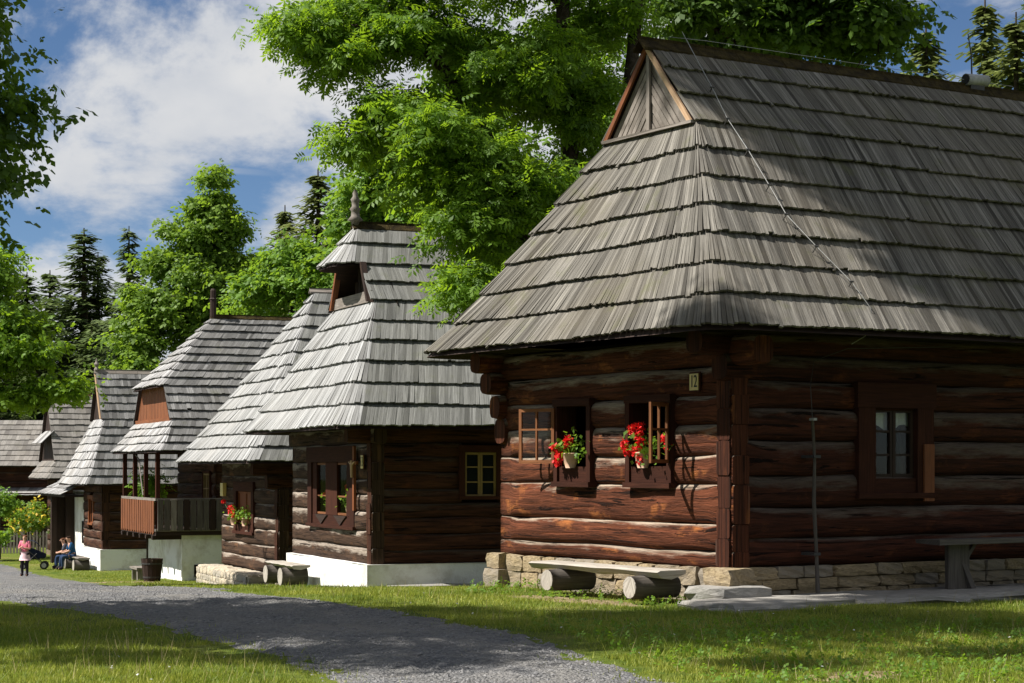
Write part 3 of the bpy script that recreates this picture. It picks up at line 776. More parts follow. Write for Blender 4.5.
for i in range(2, 9):
    q = MB(); p = pts[i]; q.tube([p, p + Vector((0, .07, -.07))], .008, 5); q.tube([p + Vector((-.03, 0, .005)), p + Vector((.03, 0, .005))], .012, 5); q.build('wire_holder', 'iron', lc)
q = MB(); q.tube([(-.2, 0, .0), (-.2, 0, .06), (.4, 0, .08), (3.2, 0, .07), (6.2, 0, .07)], .004, 5); q.build('ridge_wire', 'metal', lc, True)
cw = empty('ridge_cowl', to_world(h12, (6.6, 2.575, 7.22)), R(32), 'small grey metal cowl on the ridge with thin rod', 'cowl')
q = MB(); q.tube([(-.2, -.02, .10), (.24, .0, .12)], [.085, .09], 12); q.build('cowl', 'metal', cw, True)
q = MB(); q.tube([(-.215, -.021, .099), (-.19, -.02, .10)], [.07, .07], 12); q.build('cowl_mouth', 'ink', cw)
q = MB(); q.tube([(-.05, 0, .0), (-.06, 0, .45), (-.13, 0, .78)], [.014, .012, .008], 6); q.build('rod', 'iron', cw)
q = MB(); q.box(-.12, .16, -.05, .05, -.06, .06); q.build('bracket', 'iron', cw)
gp_ = empty('guard_post', to_world(h12, (1.05, -.30, .10)), R(32), 'slender grey pole standing against the dark side wall of the nearest house', 'pole')
q = MB(); pp = [(0.03, 0, 0), (.005, .0, .5), (-.025, .01, 1.1), (-.005, .02, 1.6), (-.03, .03, 2.08)]
q.tube(pp, [.028, .021, .024, .018, .019], 8); q.build('pole', 'wood_dark2', gp_, True)
q = MB(); q.box(-.055, -.0, -.02, .06, 2.07, 2.10); q.build('pole_cap', 'metal', gp_)
for z in (.45, 1.62):
    q = MB(); q.box(-.06, .045, -.035, .2, z, z + .035); q.build('clamp', 'iron', gp_)
q = MB(); q.tube([(-.03, .03, 2.1), (.0, .1, 2.5), (.1, .15, 2.8), (.5, .0, 2.95), (1.9, -.35, 3.0)], .006, 4); q.build('wire', 'iron', gp_)

# stone slabs and benches of house 12
for i, (a0, a1, u0, u1) in enumerate(((-.9, .9, -1.35, -.2), (.9, 2.6, -1.4, -.12), (2.6, 4.2, -1.3, -.12), (4.2, 5.9, -1.35, -.12), (5.9, 7.8, -1.3, -.1))):
    c = to_world(h12, ((a0 + a1) / 2 - .1, (u0 + u1) / 2, .015))
    ob = stone(None, c, (a1 - a0 + .05, u1 - u0, .16), 'slab', R(32) + random.uniform(-.03, .03), 'paving_slab')
    ob['label'] = ['grey stone slab at the corner of the nearest house', 'grey stone slab under the leaning pole', 'grey stone slab left of the side bench', 'grey stone slab under the side bench leg', 'grey stone slab at the right frame edge'][i]; ob['category'] = 'slab'; ob['group'] = 'slabs along the side wall'
def half_log_bench(house, x, ya, yb, ztop, legs, label, th=.085, dep=.42, legr=.17, legl=.52, mat='bench_grey'):
    o_ = to_world(house, (x, (ya + yb) / 2, 0)); gz0 = GZ(o_.x, o_.y); e = empty('log_bench', (o_.x, o_.y, gz0), house.rotation_euler.z, label, 'bench')
    q = MB(); n_ = 14; L = yb - ya; ztop -= gz0
    rows = []
    for i in range(n_ + 1):
        y = -L / 2 + L * i / n_; wv = .02 * math.sin(i * 1.9) + random.uniform(-.012, .012); d = random.uniform(-.014, .014)
        rows.append([(-dep / 2 + wv, y, ztop - .02 + d * .4), (-dep / 2 + .05 + wv, y, ztop + d * .3), (dep / 2, y, ztop), (dep / 2, y, ztop - th * .6), (0, y, ztop - th * 1.25 + d), (-dep / 2 + .06 + wv, y, ztop - th + d)])
    for i in range(n_):
        for k in range(6):
            k2 = (k + 1) % 6; q.poly([rows[i][k], rows[i + 1][k], rows[i + 1][k2], rows[i][k2]][::-1], [(i * L / n_, k * .1), ((i + 1) * L / n_, k * .1), ((i + 1) * L / n_, k * .1 + .1), (i * L / n_, k * .1 + .1)][::-1], .3)
    q.poly(rows[0], None, .6); q.poly(rows[-1][::-1], None, .6); q.build('seat', mat, e)
    for y in legs:
        q = MB(); yy = y - (ya + yb) / 2; lr = min(legr, (ztop - th) * .62); zc = ztop - th * .9 - lr
        P_ = [(-legl / 2 - .06, yy, zc), (-legl / 2 + .05, yy, zc), (legl / 2, yy, zc)]
        q.tube(P_, [lr * .97, lr, lr * 1.02], 14, .4); lg = q.build('leg', 'wood_dark2', e, True); lg.data.polygons.foreach_set('use_smooth', [len(pp_.vertices) == 4 for pp_ in lg.data.polygons])
        q = MB(); q.tube([(-legl / 2 - .068, yy, zc), (-legl / 2 - .055, yy, zc)], [lr * .93, lr * .95], 14, .3); q.build('cut_end', 'bench_grey', lg)
    return e
half_log_bench(h12, -.62, .35, 3.2, .39, (.70, 2.5), 'long weathered half-log bench below the two red geraniums', .08, .42, .14, .6)
sb_ = empty('plank_bench', to_world(h12, (4.4, -.52, .10)), R(32), 'plank bench against the dark side wall, cut by the right frame edge', 'bench')
q = MB(); q.box(-1.75, 2.6, -.22, .2, .56, .615, .4, .01); q.build('seat', 'wood_dark2', sb_)
for x in (-1.45, 2.0):
    q = MB(); q.box(x, x + .36, -.07, .0, .0, .56, .5, .008); q.build('leg', 'wood_dark2', sb_)
    q = MB(); q.hexa([(x + .32, -.14, 0), (x + .40, -.14, 0), (x + .40, -.06, 0), (x + .32, -.06, 0), (x + .22, -.06, .34), (x + .30, -.06, .34), (x + .30, 0, .34), (x + .22, 0, .34)]); q.build('brace', 'wood_dark2', sb_)
    q = MB(); q.hexa([(x + .28, -.05, .36), (x + .33, -.05, .33), (x + .33, .0, .33), (x + .28, 0, .36), (x + .46, -.05, .56), (x + .52, -.05, .56), (x + .52, 0, .56), (x + .46, 0, .56)]); q.build('strut', 'wood_dark2', sb_)

# ------------------------------------------------------------------ leaves and flowers
def spray_template(kind):
    L = []
    def leaf(px, py, ang, ln, wd, droop=.0):
        d = np.array([math.cos(ang), math.sin(ang)]); n_ = np.array([-d[1], d[0]]); p = np.array([px, py])
        a = p; b_ = p + d * ln * .45 + n_ * wd; c = p + d * ln; e = p + d * ln * .45 - n_ * wd
        L.append([(*a, 0), (*b_, -droop * .3 + .04 * ln), (*c, -droop * ln), (*e, -droop * .3 + .04 * ln)])
    if kind == 'ash':
        for i in range(3):
            x = .25 + .25 * i; leaf(x, 0, R(62), .42, .085, .35); leaf(x, 0, R(-62), .42, .085, .35)
        leaf(.85, 0, 0, .42, .09, .4)
    elif kind == 'broad':
        leaf(.1, 0, R(70), .42, .19, .3); leaf(.3, 0, R(-55), .45, .2, .35); leaf(.5, 0, R(40), .45, .2, .4); leaf(.7, 0, R(-15), .45, .19, .45)
    else:
        leaf(0, 0, 0, 1, .4, .2)
    return np.array(L)
TPL = {k: spray_template(k) for k in ('ash', 'broad', 'single')}
def leaves(pos, size, kind, rng, droop=20, spread=30, yaw=None):
    T = TPL[kind]; n_ = len(pos)
    ya = rng.random(n_) * 6.283 if yaw is None else yaw
    pi = np.radians(droop + spread * rng.standard_normal(n_)); ro = np.radians(30 * rng.standard_normal(n_))
    x, y, z = T[..., 0][None], T[..., 1][None], T[..., 2][None]
    cr, sr = np.cos(ro)[:, None, None], np.sin(ro)[:, None, None]; y, z = y * cr - z * sr, y * sr + z * cr
    cp, sp = np.cos(pi)[:, None, None], np.sin(pi)[:, None, None]; x, z = x * cp + z * sp, -x * sp + z * cp
    cy, sy_ = np.cos(ya)[:, None, None], np.sin(ya)[:, None, None]; x, y = x * cy - y * sy_, x * sy_ + y * cy
    s = np.asarray(size)[:, None, None] if np.ndim(size) else size
    V = np.stack([x * s, y * s, z * s], -1) + pos[:, None, None, :]
    return V.reshape(-1, 3), len(T)
def geranium(house, ax, a, out, z, width, heads, label, seed, box=True, potcol='pot'):
    rs = np.random.default_rng(seed); p = to_world(house, wl(ax, a, out, z)); e = empty('geranium', p, house.rotation_euler.z, label, 'potted plant', 'red geraniums in windows'); e.scale = (1.2, 1.2, 1.2)
    q = MB()
    if box: q.lathe([(.055, 0), (.075, .07), (.085, .15), (.09, .155), (.085, .165), (.07, .165)], 14)
    else: q.lathe([(.07, 0), (.085, .08), (.1, .17), (.105, .18)], 14)
    q.build('pot', potcol, e, True)
    n_ = 170; pos = rs.standard_normal((n_, 3)) * np.array([.06, width * .33, .075]) + np.array([0, 0, .24])
    V, k = leaves(pos, .06 * (.7 + .6 * rs.random(n_)), 'single', rs, 10, 40)
    np_mesh('foliage', V, 4, 'leaf_bright', e, tones=rs.random(n_))
    for (dy, dz, dx) in heads:
        m_ = 70; d = rs.standard_normal((m_, 3)); d /= np.linalg.norm(d, axis=1)[:, None]
        pos = d * .045 * (.6 + .4 * rs.random((m_, 1))) + np.array([dx, dy, dz])
        V, k = leaves(pos, .04, 'single', rs, 0, 60)
        np_mesh('blossom', V, 4, 'petal', e, tones=rs.random(m_))
        q = MB(); q.tube([(0, dy * .4, .2), (dx, dy, dz)], .004, 4); q.build('stem', M['leaf_bright'], e)
geranium(h12, 'y', 3.25, .12, 1.60, .40, [(.22, .22, -.06), (.12, .13, -.06), (-.02, .30, -.04), (.06, .26, .0), (.18, .08, -.05)], 'red geranium in the open window near the left corner of house 12', 3)
geranium(h12, 'y', 1.62, .12, 1.60, .46, [(.26, .24, -.05), (.20, .18, -.06), (.15, .40, -.03), (.05, .43, 0.), (.0, .34, -.05), (-.05, .27, -.06), (.06, .18, -.05), (-.02, .1, -.05), (-.36, .3, .02), (-.42, .22, .02)], 'largest red geranium, in the window beside the number 12', 4)

# ------------------------------------------------------------------ house 2 (white plinth, hooded loft)
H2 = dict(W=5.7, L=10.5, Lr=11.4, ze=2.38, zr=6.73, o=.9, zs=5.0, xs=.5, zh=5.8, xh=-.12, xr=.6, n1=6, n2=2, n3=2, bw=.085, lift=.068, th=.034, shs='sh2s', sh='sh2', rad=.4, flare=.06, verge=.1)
h2 = empty('log_house', (-2.74, 38, 0), R(22), 'second log house with silver shingle roof, hooded loft opening and white plinth', 'house')
bpy.context.view_layer.update(); roof(H2, h2)
def lv(z0, z1, n_, j=.03):
    a = np.linspace(z0, z1, n_ + 1); a[1:-1] += [random.uniform(-j, j) for _ in range(n_ - 1)]; return [float(x) for x in a]
F2 = [(1.10, 4.15, .62, 1.72)]; S2 = [(1.86, 2.66, 1.02, 1.92)]
def ends2(i, z): return (random.uniform(.02, .05), random.uniform(.02, .05)) if z < 2.0 else (.25, .25)
def ends2s(i, z): return (random.uniform(.02, .05), .1) if z < 1.5 else ((random.uniform(.02, .05), .1) if z < 1.9 else (.5, .1))
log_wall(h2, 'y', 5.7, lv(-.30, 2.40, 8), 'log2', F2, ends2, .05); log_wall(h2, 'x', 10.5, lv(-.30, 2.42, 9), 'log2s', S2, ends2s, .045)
core_holes(h2, H2, -.3, 2.4, F2, S2)
def plaster_plinth(house, x0, x1, y0, y1, z0, z1, mat='white'):
    q = MB()
    def side(pa, pb):
        n_ = 12
        for i in range(n_):
            for k in range(3):
                def P(s, t):
                    x = pa[0] + (pb[0] - pa[0]) * s; y = pa[1] + (pb[1] - pa[1]) * s; b_ = .02 * math.sin(s * 9 + t * 3) * (0 < s < 1)
                    return (x - b_ * (pa[0] == pb[0]), y - b_ * (pa[1] == pb[1]), z0 + (z1 - z0) * t)
                q.poly([P(i / n_, k / 3), P((i + 1) / n_, k / 3), P((i + 1) / n_, (k + 1) / 3), P(i / n_, (k + 1) / 3)])
    side((x0, y1), (x0, y0)); side((x0, y0), (x1, y0)); q.poly([(x0, y0, z1), (x1, y0, z1), (x1, y1, z1), (x0, y1, z1)])
    return q.build('plinth', mat, house, False)
plaster_plinth(h2, -.14, 10.5, -.12, 5.78, -1.6, -.29)
q = MB(); q.box(.50, .62, 1.45, 4.25, 4.95, 5.12, .5, .01); q.box(.44, .5, 1.5, 4.2, 5.0, 5.22, .4, .01); q.build('loft_sill', 'wood_grey', h2)
q = MB(); q.poly([(.95, 1.2, 4.9), (.95, 4.5, 4.9), (.95, 2.85, 6.7)][::-1]); q.box(.5, .95, 1.3, 4.4, 4.86, 4.94); q.build('loft_back', 'dark', h2)
for y0, y1, pm in ((1.50, 1.95, 'wood_dark'), (4.2, 3.75, 'wood_orange')):
    q = MB(); q.hexa([(.38, y0, 5.0), (.5, y0, 5.0), (.5, y0 + (.1 if y0 < 3 else -.1), 5.0), (.38, y0 + (.1 if y0 < 3 else -.1), 5.0), (.38, y1, 5.85), (.5, y1, 5.85), (.5, y1 + (.1 if y0 < 3 else -.1), 5.85), (.38, y1 + (.1 if y0 < 3 else -.1), 5.85)]); q.build('loft_post', pm, h2)
for k in range(9):
    y = 1.95 + k * .22; zt = 2.38 + min(y + .9, 6.6 - y - .18) * 1.16 - .2
    q = MB(); q.box(.80, .83, y, y + .18, 4.94, min(zt, 6.4), None, .005); q.build('plank', 'wood_dark', h2)
fi = MB(); fi.lathe([(.05, -.15), (.09, 0), (.17, .03), (.09, .12), (.085, .22), (.12, .27), (.07, .33), (.08, .42), (.10, .47), (.05, .54), (.06, .6), (.02, .68)], 10, (.55, 2.85, 6.78)); fi.build('finial', 'wood_grey', h2, True)
w_ = window(h2, 'y', F2[0], .30, 'frame_dark', 'sash', .08, 2, 1, True, 'clear', .22, .36)
for y0_, y1_, nm_ in ((2.22, 3.03, 'mullion'), (1.25, 1.55, 'side_panel'), (3.70, 4.0, 'side_panel')):
    q = MB(); wbox(q, 'y', y0_, y1_, -.03, .045, .625, 1.715, .4); q.build(nm_, 'wood_red' if nm_ == 'mullion' else 'frame_dark', w_)
for k in range(2):
    q = MB(); yc = 1.95 + k * 1.36; pr_ = [(-.45, .62), (.45, .62), (.25, .54), (.0, .42), (-.25, .54)]
    q.poly([wl('y', yc + a, .075, z) for a, z in pr_]); q.poly([wl('y', yc + a, .055, z) for a, z in pr_][::-1])
    for a in range(5): q.poly([wl('y', yc + pr_[a][0], .075, pr_[a][1]), wl('y', yc + pr_[a][0], .055, pr_[a][1]), wl('y', yc + pr_[(a + 1) % 5][0], .055, pr_[(a + 1) % 5][1]), wl('y', yc + pr_[(a + 1) % 5][0], .075, pr_[(a + 1) % 5][1])])
    q.build('carved_apron', 'wood_dark', w_)
window(h2, 'x', S2[0], .12, 'wood_red', 'sash_yellow', .09, 2, 2, True, 'glass', .0)
number_sign(h2, .32, 1.72, '13', .15, .26, 'yellow number plate in the shade at the corner of the second house', .10)
cr = empty('crucifix', to_world(h2, wl('y', .80, .12, .75)), R(22), 'wooden wayside crucifix fixed beside the casement window of the second house', 'crucifix')
q = MB(); q.box(-.02, .03, -.05, .05, 0, 1.28); q.build('post', 'shutter', cr); q = MB(); q.box(-.03, .02, -.23, .23, .92, .99); q.build('crossbar', 'shutter', cr)
q = MB(); q.tube([(-.05, 0, .66), (-.05, 0, .80), (-.05, 0, .92)], [.025, .03, .035], 6); q.tube([(-.05, -.18, .97), (-.05, 0, .91), (-.05, .18, .97)], .018, 5); q.tube([(-.05, 0, .93), (-.05, 0, 1.0)], .03, 6); q.build('figure', 'wood_pale', cr)
geranium(h2, 'y', 3.25, -.14, .66, .4, [(.1, .36, -.02), (.18, .33, -.03)], 'geranium behind the left casement of the second house', 8)
geranium(h2, 'y', 1.9, -.14, .66, .4, [(.05, .45, -.02), (-.06, .42, -.02)], 'geranium behind the right casement of the second house', 9)
half_log_bench(h2, -.55, 3.15, 5.35, -.44, (3.65, 4.85), 'short log bench against the sunlit white plinth of the second house', .07, .42, .2, .5)
for i, (a, b2) in enumerate(((.2, 2.0), (2.2, 3.6))):
    ob = stone(None, to_world(h2, ((a + b2) / 2, -.55, GZ(-1, 38) + .03)), (b2 - a, .5, .14), 'slab', R(22), 'paving_slab'); ob['label'] = ['pale slab on the grass below the side plinth corner of the second house', 'pale slab on the grass farther along the side plinth'][i]; ob['category'] = 'slab'; ob['group'] = 'slabs by the second house'

# ------------------------------------------------------------------ house 3 (full hip, geranium shutters)
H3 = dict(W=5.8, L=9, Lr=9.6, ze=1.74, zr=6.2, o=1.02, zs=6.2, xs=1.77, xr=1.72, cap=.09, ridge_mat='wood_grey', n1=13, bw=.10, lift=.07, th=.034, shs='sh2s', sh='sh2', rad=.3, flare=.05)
h3 = empty('log_house', (-5.64, 47, 0), R(22), 'third log house under a steep pale hipped roof, orange shutters in its wall', 'house')
bpy.context.view_layer.update(); roof(H3, h3)
F3 = [(2.25, 4.05, .15, 1.0)]
def ends3(i, z): return (random.uniform(.02, .06), random.uniform(.02, .06))
def ends3s(i, z): return (random.uniform(.02, .06), .1) if z < .9 else ((.3, .1) if z < 1.3 else (.65, .1))
log_wall(h3, 'y', 5.8, lv(-.98, 1.75, 8), 'log2', F3, ends3, .06); log_wall(h3, 'x', 9, lv(-.98, 1.78, 8), 'log2s', [], ends3s, .06)
core_holes(h3, H3, -.98, 1.75, F3, [])
q = MB(); q.box(.02, 9, .02, 5.78, -1.9, -.98); q = q.build('plinth', 'mortar', h3)
stone_courses(q, 'x', -.05, 3, [-1.35, -1.15, -.98], 'stone', (.3, .6), .06)
w_ = window(h3, 'y', F3[0], .22, 'wood_red', 'shutter', .10, 2, 0, True, 'shutter', .2)
geranium(h3, 'y', 3.7, .2, .12, .45, [(.55, .50, -.1), (.2, .36, -.05), (.05, .40, -.03), (.12, .28, -.05), (-.08, .3, -.05), (-.15, .22, -.05)], 'red geranium in a pale pot before orange shutters on the third house', 12)
geranium(h3, 'y', 2.7, .16, .12, .4, [], 'green leafy pot plant at the right of the orange shutters', 13)
q = MB(); wbox(q, 'y', 5.1, 5.4, .06, .16, .85, 1.2); lb = q.build('letter_box', 'sign', None); lb.matrix_world = h3.matrix_basis; lb['label'] = 'small ochre box fixed high on the front wall of the third house'; lb['category'] = 'box'
ter = empty('stone_terrace', to_world(h3, (-.35, 3.1, -1.1)), R(22), 'low dry-stone terrace in front of the third house', 'terrace')
q = MB(); q.box(-.27, .3, -2.65, 2.65, -.6, .06); q.build('fill', 'mortar', ter)
for i in range(2):
    for k in range(11):
        stone(ter, (-.16 + i * .31, -2.45 + k * .49, .065), (.31, .47, .10), 'stone_pale', 0, 'top_stone', .03)
for ax_, a0, a1, fixed in (('y', -2.7, 2.7, .28), ('x', -.33, .3, 2.68)):
    for zz in range(4):
        a = a0
        while a < a1 - .05:
            wd = min(random.uniform(.2, .42), a1 - a); c = (-fixed, a + wd / 2, -.48 + zz * .155) if ax_ == 'y' else (a + wd / 2, -fixed, -.48 + zz * .155)
            stone(ter, c, (.18, wd * .97, .15) if ax_ == 'y' else (wd * .97, .18, .15), 'stone_pale', 0, 'stone', .03); a += wd

# ------------------------------------------------------------------ house 4 (balcony)
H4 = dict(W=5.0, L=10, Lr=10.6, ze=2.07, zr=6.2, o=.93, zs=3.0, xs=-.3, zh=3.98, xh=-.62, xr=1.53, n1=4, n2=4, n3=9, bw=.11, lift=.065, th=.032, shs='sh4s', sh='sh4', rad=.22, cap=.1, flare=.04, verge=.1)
h4 = empty('log_house', (-9.52, 56, 0), R(22), 'fourth house with wooden balcony and orange boarded loft under a half-hip', 'house')
bpy.context.view_layer.update(); roof(H4, h4)
plaster_plinth(h4, 0, 10, 0, 5.0, -2.2, -.32)
wx = 1.0
q = MB(); q.box(-.78, 10, -.12, 5.1, -.34, -.19, .5, .005); q.build('balcony_floor', 'wood_dark', h4)
for i in range(6):
    q = MB(); q.box(-.84, .3, .1 + i * .92, .26 + i * .92, -.46, -.345, None, .006); q.build('joist', 'wood_dark', h4)
for i in range(7):   # recessed front wall
    z0, z1 = -.19 + i * .33, -.19 + (i + 1) * .33
    for a0, a1 in (((0.05, .5), (1.5, 5.0)) if 1 <= i < 5 else ((0.05, 5.0),)):
        o_ = log(h4, 'y', a0, a1, z0, z1, 'log4', .05, .2, False, False); o_.location = (wx, 0, 0)
    o_ = log(h4, 'x', wx, 10, z0, z1, 'log4', .04, .2, True, False); o_.location = (0, .05, 0)
q = MB(); q.box(wx + .22, wx + .3, .2, 4.9, -.19, 2.1); q.box(wx + .2, 9.8, .26, .32, -.19, 2.1); q.build('wall_lining', 'dark', h4)
wv_ = MB(); wv_.box(wx - .08, wx + .1, .5, .58, .12, 1.5); wv_.box(wx - .08, wx + .1, 1.42, 1.5, .12, 1.5); wv_.box(wx - .08, wx + .1, .5, 1.5, 1.44, 1.52); wv_.box(wx - .10, wx + .1, .48, 1.52, .08, .14); wv_ = wv_.build('window', 'wood_red', h4)
for k in range(2):
    y0 = .59 + k * .42
    q = MB()
    for c in ((y0, y0 + .04, .14, 1.44), (y0 + .37, y0 + .41, .14, 1.44), (y0 + .04, y0 + .37, .14, .19), (y0 + .04, y0 + .37, 1.39, 1.44), (y0 + .04, y0 + .37, .56, .59), (y0 + .04, y0 + .37, .98, 1.01), (y0 + .19, y0 + .22, .19, 1.39)): q.box(wx - .05, wx - .01, *c)
    q.build('sash', 'sash_yellow', wv_)
    q = MB(); q.box(wx - .022, wx - .016, y0 + .04, y0 + .37, .19, 1.39); q.build('pane', 'glass', wv_)
for x, y in ((-.70, .02), (-.70, 1.7), (-.70, 3.35), (-.70, 4.98), (wx + .9, -.07)):
    q = MB(); q.box(x - .06, x + .06, y - .06, y + .06, -.19, 2.25, None, .004); q.build('post', 'wood_dark' if x > 0 else 'wood_red', h4)
for a in (('y', (-.80, -.72), (-.06, 5.06)), ('x', (-.80, 5.0), (-.14, -.06))):
    q = MB(); q.box(a[1][0], a[1][1], a[2][0], a[2][1], .66, .73, .2, .004); q.build('handrail', 'wood_grey', h4)
    q = MB(); q.box(a[1][0], a[1][1], a[2][0], a[2][1], -.22, -.15, .2, .004); q.build('bottom_rail', 'wood_grey', h4)
for k in range(36):
    y = -.02 + k * .14; q = MB(); q.box(-.83 + .01 * (k % 2), -.80 + .01 * (k % 2), y, y + .115, -.26 - .05 * (k % 2), .655, None, .004); q.build('railing_plank', 'wood_orange', h4)
for k in range(30):
    x = -.74 + k * .19; q = MB(); q.box(x, x + .165, -.175, -.145, -.20, .70, None, .004); q.build('railing_plank', random.choice(('wood_grey', 'wood_dark2', 'wood_dark2', 'wood_dark')), h4)
for k in range(22):
    y = .0 + k * .228; zt = 2.07 + min(y + .93, 5.93 - y) / (2.5 + .93) * 4.13
    q = MB(); q.box(-.30, -.275, y, y + .215, 2.98, min(zt - .05, 4.2), None, .003); q.build('plank', 'wood_orange', h4)
q = MB(); q.box(-.36, -.25, -.05, 5.05, 2.95, 3.06, .2, .005); q.build('loft_sill', 'wood_orange', h4)
q = MB(); q.lathe([(.09, -.2), (.1, 0), (.1, .5), (.12, .52), (.09, .56), (.09, .78), (.05, .84)], 8, (1.5, 2.5, 6.2)); q.build('finial', 'wood_dark', h4)
q = MB(); q.tube([(-.78, 1.75, .8), (-.75, 2.6, 1.9), (-.7, 3.3, 2.0)], .02, 5); q.build('rail_pole', 'wood_grey', h4)
q = MB(); q.tube([(1.75, -.06, -.3), (1.75, -.07, -1.0), (1.78, -.07, -1.75)], .045, 8); q.build('downpipe', 'iron', h4)
q = MB(); q.box(.35, .7, -.04, .02, -1.55, -1.2); q.build('vent', 'dark', h4)
# barrel and plank seat in front
bp = W3(152, 581, 54.2); tb = empty('planter_tub', (bp.x, bp.y, GZ(bp.x, bp.y)), 0, 'dark wooden tub standing on the grass below the balcony', 'tub')
q = MB(); n_ = 14
for k in range(n_):
    a0, a1 = 2 * math.pi * k / n_, 2 * math.pi * (k + .94) / n_; r0, r1 = .23, .31
    q = MB(); q.hexa([(r0 * math.cos(a0), r0 * math.sin(a0), 0), (r0 * math.cos(a1), r0 * math.sin(a1), 0), ((r0 - .03) * math.cos(a1), (r0 - .03) * math.sin(a1), 0), ((r0 - .03) * math.cos(a0), (r0 - .03) * math.sin(a0), 0),
        (r1 * math.cos(a0), r1 * math.sin(a0), .66), (r1 * math.cos(a1), r1 * math.sin(a1), .66), ((r1 - .03) * math.cos(a1), (r1 - .03) * math.sin(a1), .66), ((r1 - .03) * math.cos(a0), (r1 - .03) * math.sin(a0), .66)], random.random()); q.build('stave', 'wood_dark', tb)
for z, r_ in ((.12, .246), (.5, .293)):
    q = MB(); q.lathe([(r_, z), (r_ + .006, z), (r_ + .01, z + .045), (r_, z + .045)], 20); q.build('hoop', 'iron', tb)
q = MB(); q.lathe([(.21, .02), (.265, .6)], 14); q.build('soil', 'mortar', tb)
bp = W3(140, 576, 57.0); ps = empty('plank_stool', (bp.x, bp.y, GZ(bp.x, bp.y)), R(22), 'small plank seat on two stubs left of the wooden tub', 'stool')
q = MB(); q.box(-.2, .2, -.55, .55, .34, .40, .3, .006); q.build('seat', 'wood_grey', ps)
for y in (-.38, .38):
    q = MB(); q.box(-.16, .16, y - .06, y + .06, -.05, .34, None, .006); q.build('leg', 'wood_grey', ps)

# ------------------------------------------------------------------ house 5, 6 and the barn
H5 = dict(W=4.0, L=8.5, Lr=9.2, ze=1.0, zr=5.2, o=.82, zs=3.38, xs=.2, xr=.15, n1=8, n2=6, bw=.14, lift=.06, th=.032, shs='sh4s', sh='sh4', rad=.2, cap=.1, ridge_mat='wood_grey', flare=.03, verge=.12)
h5 = empty('log_house', (-14.75, 70, 0), R(22), 'fifth log house with tall pointed gable and white plinth beside the balcony', 'house')
bpy.context.view_layer.update(); roof(H5, h5)
log_wall(h5, 'y', 4.0, lv(-1.35, 1.02, 7), 'log4', [(1.6, 2.5, -.45, .45)], ends3, .09); log_wall(h5, 'x', 8.5, lv(-1.35, 1.04, 7), 'log4', [], ends3s, .05)
core_holes(h5, H5, -1.35, 1.0, [(1.6, 2.5, -.45, .45)], [])
window(h5, 'y', (1.6, 2.5, -.45, .45), .13, 'shutter', 'shutter', .1, 2, 1, True, 'glass')
plaster_plinth(h5, -.12, 8.5, -.12, 4.1, -2.6, -1.34)
for k in range(11):
    y = 1.02 + k * .18; zt = 1.0 + min(y + .82 - 0, 4.82 - y) * 1.49 - .12
    if zt > 3.4: q = MB(); q.box(.2, .23, y, y + .165, 3.3, zt, None, .004); q.build('plank', 'wood_dark', h5)
q = MB(); q.lathe([(.05, -.15), (.1, 0), (.05, .1), (.1, .2), (.04, .3), (.02, .42)], 8, (.12, 2.0, 5.24)); q.build('finial', 'wood_grey', h5)
q = MB(); q.hexa([(.03, .82, 3.4), (.07, .82, 3.4), (.07, .92, 3.4), (.03, .92, 3.4), (.03, 1.92, 5.08), (.07, 1.92, 5.08), (.07, 2.0, 5.08), (.03, 2.0, 5.08)]); q.build('bargeboard', 'wood_pale', h5)
# white annex with its own lean-to
ann = empty('white_annex', to_world(h5, (.2, 4.2, -2.2)), R(22), 'white plastered annex with small lean-to shingle roof left of the fifth house', 'annex')
q = MB(); q.box(0, 5, 0, 3.6, -.4, 2.9, .5); q.build('wall', 'white', ann)
q = MB(); q.box(-.015, .05, 1.1, 1.45, .9, 1.75); q.build('slit_window', 'dark', ann)
q = MB(); q.box(-.35, 0.02, 3.2, 3.4, -.3, 2.8); q.box(-.9, -.7, 3.2, 3.4, -.3, 2.75); q.box(-.9, .1, 3.42, 3.5, -.3, 2.7); q.build('timber_post', 'wood_dark', ann)
rm = MB(); rm.box(-1.0, .2, -.6, 5.4, 2.7, 2.76); rm = rm.build('roof', 'wood_dark', ann)
q = MB()
for i in range(3):
    for k in range(34):
        y = -.6 + k * .18; board(q, (-1.15 + .42 * i, y + .18, 2.78 + .22 * i), (-1.15 + .42 * i, y, 2.78 + .22 * i), (-.69 + .42 * i, y + .18, 3.02 + .22 * i), (-.69 + .42 * i, y, 3.02 + .22 * i), .04, .03, k, .004, random.random())
q.build('shingle_course', 'sh4', rm, kind='stuff')
half_log_bench(h5, -.6, .5, 3.2, -1.66, (.9, 2.8), 'log bench beside the fifth house where two people sit', .08, .45, .22, .5, 'wood_grey')

